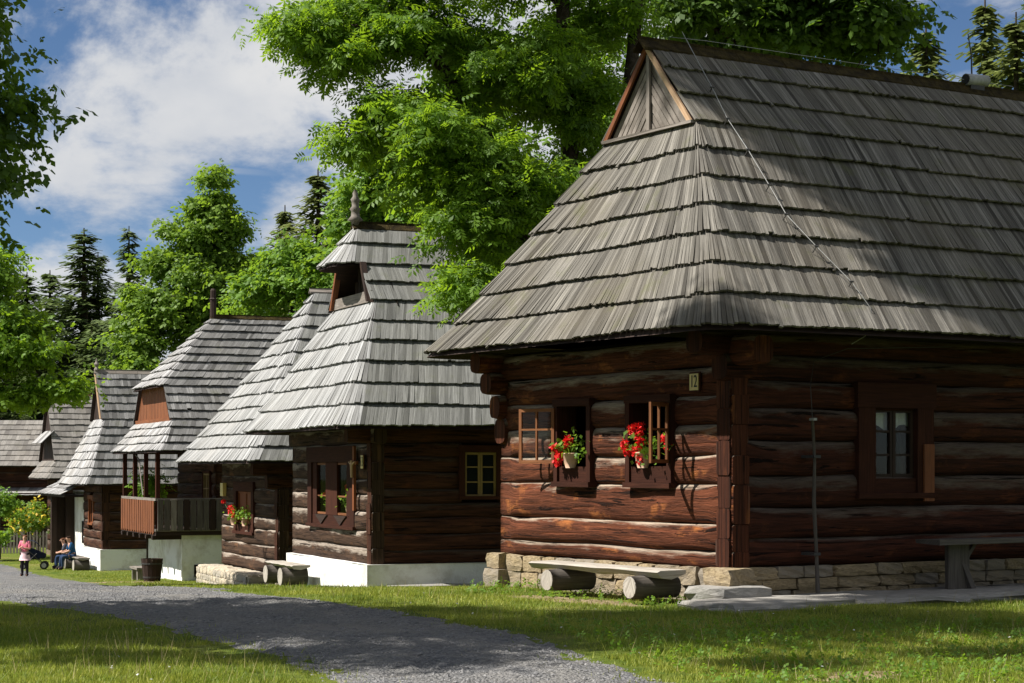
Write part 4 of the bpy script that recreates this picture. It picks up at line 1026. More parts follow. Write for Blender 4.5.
H6 = dict(W=4.0, L=9, Lr=9.5, ze=1.15, zr=4.8, o=.75, zs=1.9, xs=-.25, zh=4.2, xh=-.35, xr=.7, n1=3, n2=9, n3=3, bw=.2, lift=.045, th=.032, sh='sh6', rad=.15, verge=.12)
h6 = empty('log_house', (-19.0, 82, 0), R(22), 'dark sixth house with stepped gable hoods behind the white annex', 'house')
bpy.context.view_layer.update(); roof(H6, h6)
log_wall(h6, 'y', 4.0, lv(-2.0, 1.18, 7), 'log4', [], ends3, .08); log_wall(h6, 'x', 9, lv(-2.0, 1.2, 7), 'log4', [], ends3s, .06); core_holes(h6, H6, -2, 1.2, [], [])
q = MB(); q.box(-.06, 9, -.06, 4.06, -2.6, -2.0); q.build('plinth', 'mortar', h6)
for k in range(16):
    y = .05 + k * .245; zt = 1.15 + min(y + .75, 4.75 - y) / 2.75 * 3.65 - .08
    q = MB(); q.box(-.25, -.22, y, y + .23, 1.85, min(zt, 4.3), None, .004); q.build('plank', 'wood_dark', h6)
for z0 in (2.75,):
    q = MB()
    for k in range(18):
        y = .5 + k * .17
        board(q, (-.75, y + .17, z0 - .1), (-.75, y, z0 - .1), (-.25, y + .17, z0 + .45), (-.25, y, z0 + .45), .04, .03, k, .004, random.random())
    q.build('gable_hood', 'sh4', h6, kind='stuff')
bn = empty('log_barn', W3(0, 560, 98), R(4), 'long dark log barn with grey shingle roof closing the street at the left', 'barn')
bn.location.z = 0; bpy.context.view_layer.update()
HB = dict(W=6, L=14, Lr=9.0, ze=1.75, zr=4.1, o=.7, zs=4.1, xs=-5.2, xr=-5.2, n1=7, bw=.22, lift=.045, th=.032, sh='sh6', rad=.1)
q = MB(); q.box(-9, 3.2, 0, 6, -2.5, 1.9, .5); q.build('wall_core', 'wood_dark', bn)
for i in range(9):
    log(bn, 'x', -9, 3.2, -2.3 + i * .46, -1.84 + i * .46, 'log4', .12, .2, False, False)
rf = MB(); rf.poly([(-9.6, -.9, 1.66), (3.8, -.9, 1.66), (3.8, 3, 4.05), (-9.6, 3, 4.05)]); rf.poly([(-9.6, 6.9, 1.66), (-9.6, 3, 4.05), (3.8, 3, 4.05), (3.8, 6.9, 1.66)]); rf = rf.build('roof', 'wood_dark', bn)
def plane_courses(parent, x0, x1, y0, z0, y1, z1, n_, bw, mat):
    for i in range(n_):
        q = MB(); a, b2 = i / n_, min(1, (i + 1.15) / n_); k = int((x1 - x0) / bw)
        for j in range(k):
            xa, xb = x0 + (x1 - x0) * j / k, x0 + (x1 - x0) * (j + 1) / k
            board(q, (xa, y0 + (y1 - y0) * a, z0 + (z1 - z0) * a), (xb, y0 + (y1 - y0) * a, z0 + (z1 - z0) * a), (xa, y0 + (y1 - y0) * b2, z0 + (z1 - z0) * b2), (xb, y0 + (y1 - y0) * b2, z0 + (z1 - z0) * b2), .05, .035, xa, .004, min(1, max(0, random.gauss(.5, .25))))
        q.build('shingle_course', mat, parent, kind='stuff')
plane_courses(rf, -9.7, 3.9, -.95, 1.68, 3.0, 4.08, 9, .22, 'sh6')
cp = MB(); cp.box(-9.3, 3.4, -1.5, .02, .30, .36); cp = cp.build('canopy', 'wood_dark', bn); plane_courses(cp, -9.4, 3.5, -1.6, .22, -.05, .62, 2, .22, 'sh4')
for x in (-8.8, -5.5, -2.2, .9, 3.1):
    q = MB(); q.box(x, x + .16, -1.35, -1.2, -2.6, .3); q.build('canopy_post', 'wood_dark', bn)
# picket fence
fe = empty('picket_fence', W3(22, 555, 86), 0, 'grey picket fence in front of the barn behind the girl', 'fence')
fe.location.z = GZ(fe.location.x, 86)
for k in range(40):
    x = -2.0 + k * .145; q = MB(); h_ = 1.0 + random.uniform(-.05, .05)
    q.hexa([(x, 0, .03), (x + .085, 0, .03), (x + .085, .025, .03), (x, .025, .03), (x, 0, h_), (x + .085, 0, h_), (x + .085, .025, h_), (x, .025, h_)], random.random())
    q.poly([(x, 0, h_), (x + .085, 0, h_), (x + .042, 0, h_ + .07)]); q.build('picket', 'wood_grey', fe)
for z in (.28, .75):
    q = MB(); q.box(-2.1, 3.9, .026, .08, z, z + .09, None, .004); q.build('rail', 'wood_grey', fe)
for x in (-2.05, -.1, 1.9, 3.8):
    q = MB(); q.box(x, x + .13, .08, .2, -.2, 1.15); q.build('post', 'wood_grey', fe)

# ------------------------------------------------------------------ people and stroller
def m_cloth(n_, c):
    M[n_] = m_plain(n_, tuple(x * .8 for x in c), c, 12, .9, .1, .3, .01)
m_cloth('pink_cloth', (.78, .22, .30)); m_cloth('pale_pink', (.80, .55, .58)); m_cloth('black_cloth', (.03, .025, .03)); m_cloth('blue_cloth', (.02, .08, .18)); m_cloth('jeans', (.035, .06, .12)); m_cloth('navy', (.015, .02, .04)); m_cloth('hair_brown', (.12, .05, .025)); m_cloth('hair_dark', (.03, .018, .012)); m_cloth('grey_cloth', (.10, .10, .12))
def skin_obj(name, verts, edges, radii, mat, parent, sub=2):
    me_ = bpy.data.meshes.new(name); me_.from_pydata(verts, edges, []); ob = bpy.data.objects.new(name, me_); finish(ob, parent)
    ob.modifiers.new('skin', 'SKIN').use_smooth_shade = True
    sv = me_.skin_vertices[0].data
    for i, r_ in enumerate(radii):
        sv[i].radius = (r_, r_) if not hasattr(r_, '__len__') else r_
        sv[i].use_root = i == 0
    s = ob.modifiers.new('sub', 'SUBSURF'); s.levels = sub; s.render_levels = sub
    me_.materials.append(M[mat]); return ob
def chain(*pts): return list(pts)
def person(loc, rz, h, J, top, legs, shoes, hair, label, skirt=None, long_hair=.0):
    """J: joints in units of height, x right, y forward (person faces +y)"""
    e = empty('person', loc, rz, label, 'person')
    P = {k: tuple(c * h for c in v) for k, v in J.items()}
    order = ['pelvis', 'waist', 'chest', 'neck', 'head', 'crown', 'hipL', 'kneeL', 'ankleL', 'toeL', 'hipR', 'kneeR', 'ankleR', 'toeR', 'shL', 'elL', 'wrL', 'haL', 'shR', 'elR', 'wrR', 'haR']
    rad = dict(pelvis=.075, waist=.066, chest=.078, neck=.032, head=.056, crown=.045, hipL=.055, kneeL=.036, ankleL=.024, toeL=.022, shL=.038, elL=.026, wrL=.018, haL=.022)
    r_ = [h * rad[k[:-1] + 'L' if k[-1] == 'R' and k not in rad else k] for k in order]
    ix = {k: i for i, k in enumerate(order)}
    ed = [('pelvis', 'waist'), ('waist', 'chest'), ('chest', 'neck'), ('neck', 'head'), ('head', 'crown')]
    for s in 'LR': ed += [('pelvis', 'hip' + s), ('hip' + s, 'knee' + s), ('knee' + s, 'ankle' + s), ('ankle' + s, 'toe' + s), ('chest', 'sh' + s), ('sh' + s, 'el' + s), ('el' + s, 'wr' + s), ('wr' + s, 'ha' + s)]
    skin_obj('body', [P[k] for k in order], [(ix[a], ix[b_]) for a, b_ in ed], r_, 'skin', e)
    def sub(name, ks, eds, radii, mat):
        i2 = {k: i for i, k in enumerate(ks)}; skin_obj(name, [P[k] for k in ks], [(i2[a], i2[b_]) for a, b_ in eds], [h * q for q in radii], mat, e)
    sub('top', ['pelvis', 'waist', 'chest', 'shL', 'elL', 'shR', 'elR'], [('pelvis', 'waist'), ('waist', 'chest'), ('chest', 'shL'), ('shL', 'elL'), ('chest', 'shR'), ('shR', 'elR')], [.082, .075, .088, .047, .034, .047, .034], top)
    sub('trousers', ['pelvis', 'hipL', 'kneeL', 'ankleL', 'hipR', 'kneeR', 'ankleR'], [('pelvis', 'hipL'), ('hipL', 'kneeL'), ('kneeL', 'ankleL'), ('pelvis', 'hipR'), ('hipR', 'kneeR'), ('kneeR', 'ankleR')], [.080, .062, .042, .031, .062, .042, .031], legs)
    for s in 'LR':
        a, t = Vector(P['ankle' + s]), Vector(P['toe' + s]); skin_obj('shoe', [tuple(a - (t - a) * .3 - Vector((0, 0, .005 * h))), tuple(t)], [(0, 1)], [.042 * h, .036 * h], shoes, e, 1)
    hd, cr_ = Vector(P['head']), Vector(P['crown']); bk = Vector((0, -.016 * h, 0))
    vs_ = [tuple(cr_ + bk * .6 + Vector((0, 0, .008 * h))), tuple((hd + cr_) / 2 + bk), tuple(hd + bk * 1.2)]
    rs = [.062 * h, .066 * h, .05 * h]
    if long_hair: vs_.append(tuple(Vector(P['neck']) + bk * 1.8 - Vector((0, 0, long_hair * h)))); rs.append(.03 * h)
    skin_obj('hair', vs_, [(i, i + 1) for i in range(len(vs_) - 1)], rs, hair, e)
    for s in (-1, 1): q = MB(); q.lathe([(.003 * h, -.004 * h), (.006 * h, 0), (.003 * h, .004 * h)], 6, (s * .02 * h, hd.y + .052 * h, hd.z + .012 * h)); q.build('eye', 'ink', e)
    q = MB(); q.hexa([(-.009 * h, hd.y + .045 * h, hd.z - .018 * h), (.009 * h, hd.y + .045 * h, hd.z - .018 * h), (.009 * h, hd.y + .068 * h, hd.z - .014 * h), (-.009 * h, hd.y + .068 * h, hd.z - .014 * h), (-.004 * h, hd.y + .045 * h, hd.z + .012 * h), (.004 * h, hd.y + .045 * h, hd.z + .012 * h), (.004 * h, hd.y + .053 * h, hd.z + .012 * h), (-.004 * h, hd.y + .053 * h, hd.z + .012 * h)]); q.build('nose', 'skin', e)
    if skirt:
        q = MB(); p = P['pelvis']; q.lathe([(.088 * h, .05 * h), (.10 * h, 0), (.125 * h, -.10 * h), (.135 * h, -.15 * h)], 14, p); q.build('skirt', skirt, e, True)
    return e
STAND = dict(pelvis=(0, 0, .52), waist=(0, .0, .61), chest=(0, .005, .72), neck=(0, .005, .83), head=(0, .015, .905), crown=(0, .01, .95), hipL=(-.05, 0, .49), kneeL=(-.055, .015, .28), ankleL=(-.055, 0, .05), toeL=(-.06, .08, .02), hipR=(.05, 0, .49), kneeR=(.06, .03, .28), ankleR=(.065, .0, .05), toeR=(.08, .08, .02),
             shL=(-.10, 0, .79), elL=(-.135, .03, .64), wrL=(-.03, .12, .655), haL=(.02, .13, .66), shR=(.10, 0, .79), elR=(.135, .03, .64), wrR=(.035, .13, .69), haR=(-.01, .14, .70))
gp3 = W3(25, 577.5, 64.5); person((gp3.x, gp3.y, GZ(gp3.x, gp3.y) + .02), R(172), 1.42, STAND, 'pink_cloth', 'black_cloth', 'black_cloth', 'hair_brown', 'girl in a pink top and dark boots standing on the road', 'pale_pink', .08)
SIT = dict(pelvis=(0, 0, .28), waist=(0, .02, .37), chest=(0, .06, .48), neck=(0, .09, .58), head=(0, .12, .655), crown=(0, .115, .70), hipL=(-.05, .02, .27), kneeL=(-.065, .25, .28), ankleL=(-.06, .24, .05), toeL=(-.06, .33, .02), hipR=(.05, .02, .27), kneeR=(.07, .25, .28), ankleR=(.07, .28, .05), toeR=(.08, .36, .02),
           shL=(-.10, .06, .54), elL=(-.12, .11, .40), wrL=(-.05, .22, .36), haL=(-.03, .26, .355), shR=(.10, .06, .54), elR=(.12, .12, .40), wrR=(.05, .23, .37), haR=(.03, .27, .365))
sp = to_world(h5, (-.72, 2.0, 0)); person((sp.x, sp.y, GZ(sp.x, sp.y)), R(112), 1.74, SIT, 'blue_cloth', 'jeans', 'black_cloth', 'hair_dark', 'person in a blue shirt sitting on the log bench, bent forward')
sp = to_world(h5, (-.80, 2.85, 0)); person((sp.x, sp.y, GZ(sp.x, sp.y)), R(100), 1.62, SIT, 'grey_cloth', 'jeans', 'black_cloth', 'hair_brown', 'second seated person half hidden behind the blue shirt')
stp = to_world(h5, (-2.0, 2.9, 0)); st = empty('stroller', (stp.x, stp.y, GZ(stp.x, stp.y)), R(100), 'dark folded-hood stroller parked beside the seated people', 'stroller')
for x in (-.27, .27):
    for y, r_ in ((-.35, .15), (.4, .12)):
        q = MB(); q.tube([(x - .025, y, r_), (x + .025, y, r_)], r_, 14); wob_ = q.build('wheel', 'ink', st); q = MB(); q.tube([(x - .03, y, r_), (x + .03, y, r_)], r_ * .6, 10); q.build('rim', 'metal', wob_)
    q = MB(); q.tube([(x, -.35, .15), (x, .05, .55), (x, .55, 1.0)], .016, 6); q.build('frame_tube', 'iron', st); q = MB(); q.tube([(x, .4, .12), (x, -.1, .6)], .016, 6); q.build('frame_tube', 'iron', st)
q = MB(); q.tube([(-.27, .55, 1.0), (.27, .55, 1.0)], .02, 8); q.build('handle', 'ink', st)
q = MB(); q.hexa([(-.25, -.4, .42), (.25, -.4, .42), (.25, .2, .36), (-.25, .2, .36), (-.25, -.42, .56), (.25, -.42, .56), (.27, .34, .88), (-.27, .34, .88)]); q.build('seat', 'navy', st, bevel=.04)
q = MB()
for k in range(6):
    a0, a1 = R(20 + k * 22), R(20 + (k + 1) * 22)
    f = lambda a, x: (x, .18 - .38 * math.cos(a), .72 + .36 * math.sin(a)); q.poly([f(a0, -.28), f(a0, .28), f(a1, .28), f(a1, -.28)])
q.build('hood', 'navy', st)

# ------------------------------------------------------------------ trees
def tree(name, base, lobes, kind, size, nper, mat, label, trunk_r=.25, stems=None, group=None, cr=.5, seed=1, flat=.55, cat='tree', twig=True, droop=20, bark='bark'):
    rs = np.random.default_rng(seed); bx, by = base; bz = GZ(bx, by) - .1
    e = empty(name, (bx, by, bz), 0, label, cat, group); B = np.array([bx, by, bz])
    q = MB(); P = []; S = []
    stems = stems or [[(0, 0, 0), (.1, 0, 3), (0, .1, 6)]]
    spts = []
    for st_ in stems:
        n_ = len(st_); pts = [Vector(p) for p in st_]
        q.tube(pts, [trunk_r * (1 - .75 * i / max(1, n_ - 1)) for i in range(n_)], 9, .5, False)
        for a, b_ in zip(pts[:-1], pts[1:]):
            for t in (0.3, .65, 1.): spts.append(a.lerp(b_, t))
    for cx, cy, cz, rx, ry_, rz_, nc in lobes:
        c0 = np.array([cx, cy, cz]) - B
        cv = Vector(c0); low = [p for p in spts if p.z < cv.z + .3 * rz_] or spts
        sp_ = min(low, key=lambda p: (p - cv).length + .6 * max(0, p.z - cv.z + .5))
        midp = sp_.lerp(cv, .5) + Vector((0, 0, .12 * (cv - sp_).length))
        r0 = trunk_r * .32
        q.tube([sp_, midp, cv], [r0, r0 * .7, r0 * .4], 6, .5, False)
        d = rs.standard_normal((nc, 3)); d /= np.linalg.norm(d, axis=1)[:, None]
        sub = c0 + d * (rs.random((nc, 1)) ** .42) * np.array([rx, ry_, rz_])
        if twig:
            for s_ in sub:
                v = Vector(s_); j = cv.lerp(v, .15) if (v - cv).length > .3 else cv
                q.tube([cv.lerp(v, .05), cv.lerp(v, .5) + Vector((0, 0, .1)), v], [r0 * .35, r0 * .22, r0 * .08], 4, .5, False)
        m = rs.poisson(nper, nc); rep = np.repeat(np.arange(nc), m); k = len(rep)
        cs = cr * (.65 + .7 * rs.random(nc))
        off = rs.standard_normal((k, 3)) * np.array([1, 1, flat]) * cs[rep][:, None] * .6
        pos = sub[rep] + off
        out = pos - c0; yaw = np.arctan2(out[:, 1], out[:, 0]) + rs.standard_normal(k) * 1.0
        V, nl = leaves(pos, size * (.5 + .85 * rs.random(k)), kind, rs, droop, 26, yaw)
        P.append(V); tl = np.clip(.35 * rs.random(nc)[rep] + .65 * rs.random(k), 0, 1); S.append(np.repeat(tl, nl))
    q.build('trunk', bark, e, True)
    np_mesh('crown', np.concatenate(P), 4, mat, e, tones=np.concatenate(S))
    return e
def PL(px, py, Y, rx, ry_, rd, nc):
    p = W3(px, py, Y); k = Y / FPX; return (p.x, p.y, p.z, rx * k, rd, ry_ * k, nc)
def SL(sx_, sy2, z, rx, ry_, rz_, nc):   # crown lobe at height z whose shadow reaches the ground at (sx_, sy2)
    k = z / math.tan(SEL); return (sx_ + SH.x * k, sy2 + SH.y * k, z, rx, ry_, rz_, nc)
# the big ash between the first two houses
tree('ash_tree', (1.5, 34.5), [
    PL(302, 28, 33.5, 24, 18, .8, 11), PL(345, 58, 33.5, 22, 16, .8, 8), PL(345, 5, 34, 34, 18, 1.0, 11), PL(395, 112, 33.5, 30, 18, 1.1, 12), PL(358, 136, 33.2, 16, 10, .6, 5),
    PL(420, 28, 34, 52, 34, 1.6, 26), PL(455, 145, 33, 42, 44, 1.4, 26), PL(515, 65, 34, 50, 48, 1.8, 30), PL(505, 185, 33, 40, 44, 1.3, 24), PL(474, 226, 32.4, 30, 24, .9, 12),
    PL(466, 284, 32, 17, 22, .6, 10), PL(545, 182, 32.6, 26, 18, .7, 8), PL(450, 190, 33, 24, 20, .9, 8), PL(585, 125, 35, 42, 60, 1.6, 20), PL(590, 20, 35.5, 45, 36, 1.6, 16), PL(560, 235, 34, 30, 28, .9, 9), PL(516, 250, 33.6, 34, 20, .9, 8),
    PL(480, -45, 34.5, 100, 45, 2.6, 34), PL(600, -80, 35, 100, 60, 2.6, 28), PL(400, -60, 34.5, 70, 40, 2.2, 20)],
    'ash', .265, 84, 'leaf_ash', 'big leafy ash tree rising between the two nearest houses', .30,
    [[(0, 0, 0), (-.05, 0, 2.5), (-.2, 0, 4.5), (-.45, -.1, 7), (-.6, 0, 10.5), (-.5, 0, 13)], [(0, 0, 2.2), (.3, .2, 5), (.5, .3, 8), (.9, .5, 12)], [(-.1, 0, 3), (-1.0, -.4, 6), (-2.1, -.6, 8.3), (-3.2, -.7, 10)], [(-.1, -.1, 2.6), (-.7, -.8, 4.6), (-1.3, -1.3, 6.3), (-1.6, -1.4, 7.4)]], None, .44, 21)
tree('leafy_tree', (5.2, 41), [PL(690, -10, 40, 55, 50, 2, 26), PL(760, -25, 40.5, 60, 70, 2, 30), PL(830, -5, 40, 55, 60, 2, 26), PL(880, 25, 39.5, 30, 30, 1.2, 9), PL(800, 40, 40, 50, 25, 1.5, 12), PL(720, 30, 40, 60, 25, 1.5, 12), PL(780, -110, 41, 120, 60, 3, 36)],
    'broad', .32, 70, 'leaf_dark', 'dark leafy tree showing above the mossy ridge of the nearest house', .32, [[(0, 0, 0), (.1, 0, 4), (0, 0, 8), (.1, .1, 12.5)], [(0, 0, 5), (1.2, 0, 8.5), (2.0, 0, 11)], [(0, 0, 5), (-1.3, 0, 8), (-2.2, 0, 10.5)]], None, .55, 22)
# linden behind the balcony house and its green neighbours
tree('linden_tree', (-12.6, 80), [PL(212, 174, 80, 5, 12, .3, 5), PL(210, 196, 80, 13, 12, .6, 9), PL(206, 214, 80, 22, 12, .9, 13), PL(232, 222, 80, 16, 10, .7, 8), PL(182, 232, 80, 18, 10, .7, 8), PL(210, 240, 80, 34, 14, 1.3, 22), PL(165, 262, 80, 22, 12, .9, 12), PL(245, 262, 80, 20, 14, .9, 12), PL(205, 275, 79.5, 44, 18, 1.6, 32), PL(160, 300, 79, 34, 16, 1.4, 22), PL(235, 300, 80, 36, 18, 1.5, 26), PL(190, 315, 79, 44, 18, 1.8, 30), PL(142, 335, 78.5, 28, 16, 1.2, 18), PL(215, 340, 79, 46, 20, 1.8, 26), PL(150, 368, 78, 36, 18, 1.4, 22), PL(140, 398, 77.5, 26, 14, 1.0, 12)],
    'broad', .36, 52, 'leaf_lin', 'tall sunlit linden behind the roof of the balcony house', .26, [[(0, 0, 0), (.1, 0, 5), (0, .1, 10), (.1, 0, 14.2)], [(0, 0, 4), (-1.5, 0, 7), (-2.6, 0, 9)], [(0, 0, 4), (1.3, 0, 7.5), (2.1, .2, 9.5)]], None, .5, 23)
tree('leafy_tree', (-8.2, 72), [PL(292, 258, 72, 26, 18, 1.1, 12), PL(285, 280, 72, 42, 22, 1.5, 22), PL(345, 265, 71, 40, 34, 1.6, 22), PL(330, 300, 71, 50, 26, 1.8, 24), PL(265, 300, 72, 30, 22, 1.3, 12), PL(375, 225, 71, 35, 40, 1.4, 20), PL(400, 290, 70, 35, 30, 1.4, 14)],
    'broad', .36, 60, 'leaf_bright', 'bright green tree behind the roofs of the second and third houses', .25, [[(0, 0, 0), (.1, 0, 4), (0, .1, 8), (.1, 0, 11)], [(0, 0, 4), (1.3, 0, 7), (2.3, .2, 9)]], None, .62, 24)
tree('leafy_tree', (-6.3, 66), [PL(372, 195, 66, 26, 30, 1.2, 15), PL(352, 232, 66, 24, 20, 1.1, 9), PL(400, 180, 66, 40, 50, 1.6, 22), PL(385, 150, 66, 26, 30, 1.1, 10), PL(430, 220, 65, 40, 40, 1.6, 20)],
    'broad', .36, 60, 'leaf_bright', 'green tree half hidden behind the left side of the big ash', .25, [[(0, 0, 0), (.1, 0, 4), (.5, .1, 8), (.8, 0, 11)], [(0, 0, 4), (1.3, 0, 7), (2.3, .2, 9)]], None, .6, 25)
tree('leafy_tree', (4, 60), [PL(470, 170, 60, 60, 60, 2, 30), PL(540, 200, 60, 60, 60, 2, 30), PL(500, 80, 61, 70, 60, 2.2, 34), PL(580, 60, 60, 60, 80, 2.2, 30), PL(620, 150, 60, 50, 70, 2, 24)],
    'broad', .40, 46, 'leaf_ash', 'dark tree filling the gap behind the trunk of the big ash', .3, [[(0, 0, 0), (.1, 0, 4), (.5, .1, 8), (.8, 0, 13)], [(0, 0, 4), (-1.3, 0, 7), (-2.3, .2, 10)]], None, .65, 26)
# left edge: near dark tree hanging into the frame, brighter one farther down the road
tree('leafy_tree', (-8.9, 18.2), [
    (-5.3, 18.2, 5.6, .45, .6, .36, 12), (-5.15, 18.2, 5.0, .50, .6, .20, 11), (-5.15, 18.3, 4.45, .40, .5, .14, 7), (-5.45, 18.3, 4.0, .22, .4, .10, 5), (-5.45, 18.0, 6.3, .55, .8, .5, 12),
    SL(-.8, 19.3, 9.5, 3.0, 2.3, 2.4, 85), SL(2.1, 19.2, 13.0, 3.0, 2.4, 2.6, 90), SL(4.1, 19.7, 16.0, 2.4, 1.8, 1.8, 50), SL(-.4, 19.0, 8.2, 1.4, 1.6, 1.0, 30), SL(-.65, 16.4, 10.2, 1.5, 1.0, 1.2, 26), SL(3.1, 21.2, 12.5, 2.2, .9, 1.4, 40), SL(6, 20.3, 16.0, 2.0, 1.2, 1.4, 30), SL(-3.2, 16.5, 9, 1.4, .7, .9, 18), SL(4.4, 16.7, 15, 1.0, .4, .5, 10), SL(2.4, 15.7, 12, .8, .3, .4, 7), SL(4.6, 22.6, 15.4, .7, .35, .4, 9)],
    'broad', .17, 75, 'leaf_dark', 'dark leafy tree hanging into the top left corner', .38, [[(0, 0, 0), (.1, 0, 4), (.2, 0, 9), (.3, 0, 16)], [(.1, 0, 4.2), (1.8, 0, 5.8), (3.2, 0, 6.2)]], None, .42, 27)
tree('leafy_tree', (-13.4, 46), [PL(-12, 285, 46, 30, 22, 1.0, 18), PL(8, 322, 45.5, 34, 16, 1.0, 20), PL(18, 352, 45, 34, 12, .9, 16), PL(-15, 255, 46, 20, 16, .8, 9), PL(-20, 360, 45, 40, 18, 1.2, 18), PL(55, 388, 45, 40, 6, .6, 9), PL(15, 395, 45, 34, 8, .8, 10), PL(-40, 310, 46, 50, 50, 1.8, 34)],
    'broad', .22, 70, 'leaf_ash', 'sunlit green tree at the left edge above the barn roof', .2, [[(0, 0, 0), (.1, 0, 3), (.3, .1, 5), (.4, 0, 7.5)]], None, .42, 28)
# further trees left of the road, beyond the frame, whose shade falls across road and roof
tree('leafy_tree', (-13.5, 21), [SL(-6, 20.5, 8.5, 2.6, 2.3, 2.2, 60), SL(-4.6, 18.5, 9.0, 2.0, 1.3, 1.4, 36), SL(-3.4, 20.9, 11.5, 2.4, 2.2, 2.2, 52), SL(-1.9, 21, 14, 1.8, 1.6, 1.6, 26)],
    'broad', .34, 40, 'leaf_lin', 'roadside tree left of the frame shading the verge', .32, [[(0, 0, 0), (.2, 0, 5), (.5, 0, 10), (.6, 0, 14)]], None, .6, 29)
tree('leafy_tree', (-11, 29), [SL(10.6, 26.2, 23.5, 2.0, 1.6, 1.2, 80), SL(13.3, 27.1, 23.4, 2.4, 2.2, 1.4, 84), SL(11.0, 28.6, 24, 2.2, 2.0, 1.4, 80), SL(14.7, 29.6, 23.2, 2.4, 2.2, 1.4, 76), SL(13.6, 25.2, 23, 2.0, 1.2, 1.2, 46), SL(8.9, 27.4, 23, 1.0, 1.2, .8, 24)],
    'broad', .46, 80, 'leaf_lin', 'very tall roadside tree left of the frame leaning over the road', .36, [[(0, 0, 0), (.2, 0, 8), (1.2, -.3, 15), (2.5, -1.2, 19.5), (4, -3.5, 22.5), (6, -4.5, 24)]], None, .6, 30)

def spruce_meshes(seed, hgt, rad_, nwh):
    rs = np.random.default_rng(seed); quads = []; tn = []
    tr = MB(); tr.tube([(0, 0, 0), (0, 0, hgt * .5), (0, 0, hgt)], [hgt * .018, hgt * .011, .02], 7, .5, False)
    for i in range(nwh):
        t = (i / nwh) ** .95; z = hgt * (.07 + .925 * t); Lb0 = rad_ * (1 - t) ** .8 + .12
        for k in range(int(rs.integers(6, 10))):
            an = rs.random() * 6.283; L = Lb0 * rs.uniform(.45, 1.2); up = .35 * t - .28 + rs.normal(0, .08)
            d = np.array([math.cos(an), math.sin(an), 0]); nrm = np.array([-d[1], d[0], 0]); zz = z + rs.normal(0, hgt * .006)
            m = max(3, int(L / .22)); bt = rs.random()
            for j in range(m):
                s = (j + .5) / m; p = np.array([0, 0, zz]) + d * L * s + np.array([0, 0, L * (up * s + .22 * s * s)])
                ln = (.26 + .46 * (1 - s) * min(1, L / 2)) * rs.uniform(.7, 1.3)
                for sg in (-1, 1):
                    tip = p + d * ln * .55 + nrm * sg * ln * .8 + np.array([0, 0, -ln * rs.uniform(.1, .7)])
                    wv = d * .10 + np.array([0, 0, -.05]); mid_ = (p + tip) / 2
                    quads.append([p, mid_ + wv * 1.3, tip, mid_ - wv * 1.3]); tn.append(np.clip(.5 * bt + .6 * rs.random() - .05, 0, 1))
            p0 = np.array([0, 0, zz]); p1 = p0 + d * L + np.array([0, 0, L * (up + .22)]); mid_ = p0 + d * L * .55 + np.array([0, 0, L * (up * .55 + .07)]); wv = nrm * .06
            quads.append([p0, mid_ + wv, p1, mid_ - wv]); tn.append(bt)
    return tr, np.array(quads), np.array(tn)
SPR = []
for sd, mt in ((1, 'needle'), (2, 'needle'), (3, 'needle_y')):
    tr, Q, tn = spruce_meshes(sd, 18, 3.5, 46)
    if mt == 'needle_y': pass
    SPR.append((tr, Q, tn, mt, []))
def spruce(kind, px, ptop, Y, label, group, widen=1., base_z=None):
    tr, Q, tn, mt, cache = SPR[kind]; x = (px - 512) / FPX * Y; bz = GZ(x, Y) - .2 if base_z is None else base_z
    h_ = CAMZ + (HOR - ptop) / FPX * Y - bz; s = h_ / 18
    e = empty('spruce_tree', (x, Y, bz), random.random() * 6.28, label, 'tree', group); e.scale = (s * widen * 1.25, s * widen * 1.25, s)
    if not cache:
        a = tr.build('trunk', 'bark', e, True); b_ = np_mesh('crown', Q.reshape(-1, 3), 4, mt, e, tones=tn); cache += [a, b_]
    else:
        for c in cache:
            o_ = c.copy(); COL.objects.link(o_); o_.parent = e
    return e
GS = 'dark spruces beyond the far end of the street'; GR = 'spruces behind the nearest roof'; GF = 'spruces of the wood behind the houses'
spruce(0, 84, 228, 112, 'tallest dark spruce left of the linden, twin-topped', GS, 1.45); spruce(1, 98, 252, 114, 'spruce close to the right of the tallest dark one', GS, 1.2); spruce(1, 50, 270, 118, 'shorter dark spruce left of the tallest one', GS, 1.35)
spruce(0, 27, 272, 120, 'dark spruce second from the left frame edge', GS, 1.4); spruce(1, 8, 265, 122, 'dark spruce at the left frame edge', GS, 1.5); spruce(0, 129, 226, 100, 'thin spruce just left of the linden crown', GS, 1.0)
spruce(1, 66, 300, 125, 'low spruce in shade between the taller ones', GS, 1.); spruce(0, 112, 300, 120, 'low spruce behind the fifth house', GS, 1.); spruce(0, -15, 250, 115, 'spruce just beyond the left frame edge', GS, 1.2); spruce(1, 38, 310, 110, 'lower spruce in front of the dark group', GS, 1.2); spruce(0, 92, 320, 104, 'lowest spruce in front of the tallest one', GS, 1.2)
spruce(2, 318, 168, 88, 'pointed sunlit spruce above the third roof', GS, 1.15); spruce(2, 285, 205, 92, 'sunlit spruce left of the pointed one', GS, 1.1); spruce(0, 345, 190, 95, 'dark spruce behind the pointed sunlit one', GS, 1.1)
spruce(2, 926, 22, 54, 'broad yellowish spruce top left of the metal cowl', GR, 1.0); spruce(2, 985, -6, 52, 'tall spruce top behind the metal cowl on the ridge', GR, .85); spruce(2, 1016, 12, 50, 'spruce top at the right frame edge', GR, 1.0); spruce(0, 1045, -40, 56, 'spruce just beyond the right frame edge', GR, 1.)
spruce(2, 900, 75, 58, 'low spruce peeping over the ridge', GR, 1.0)
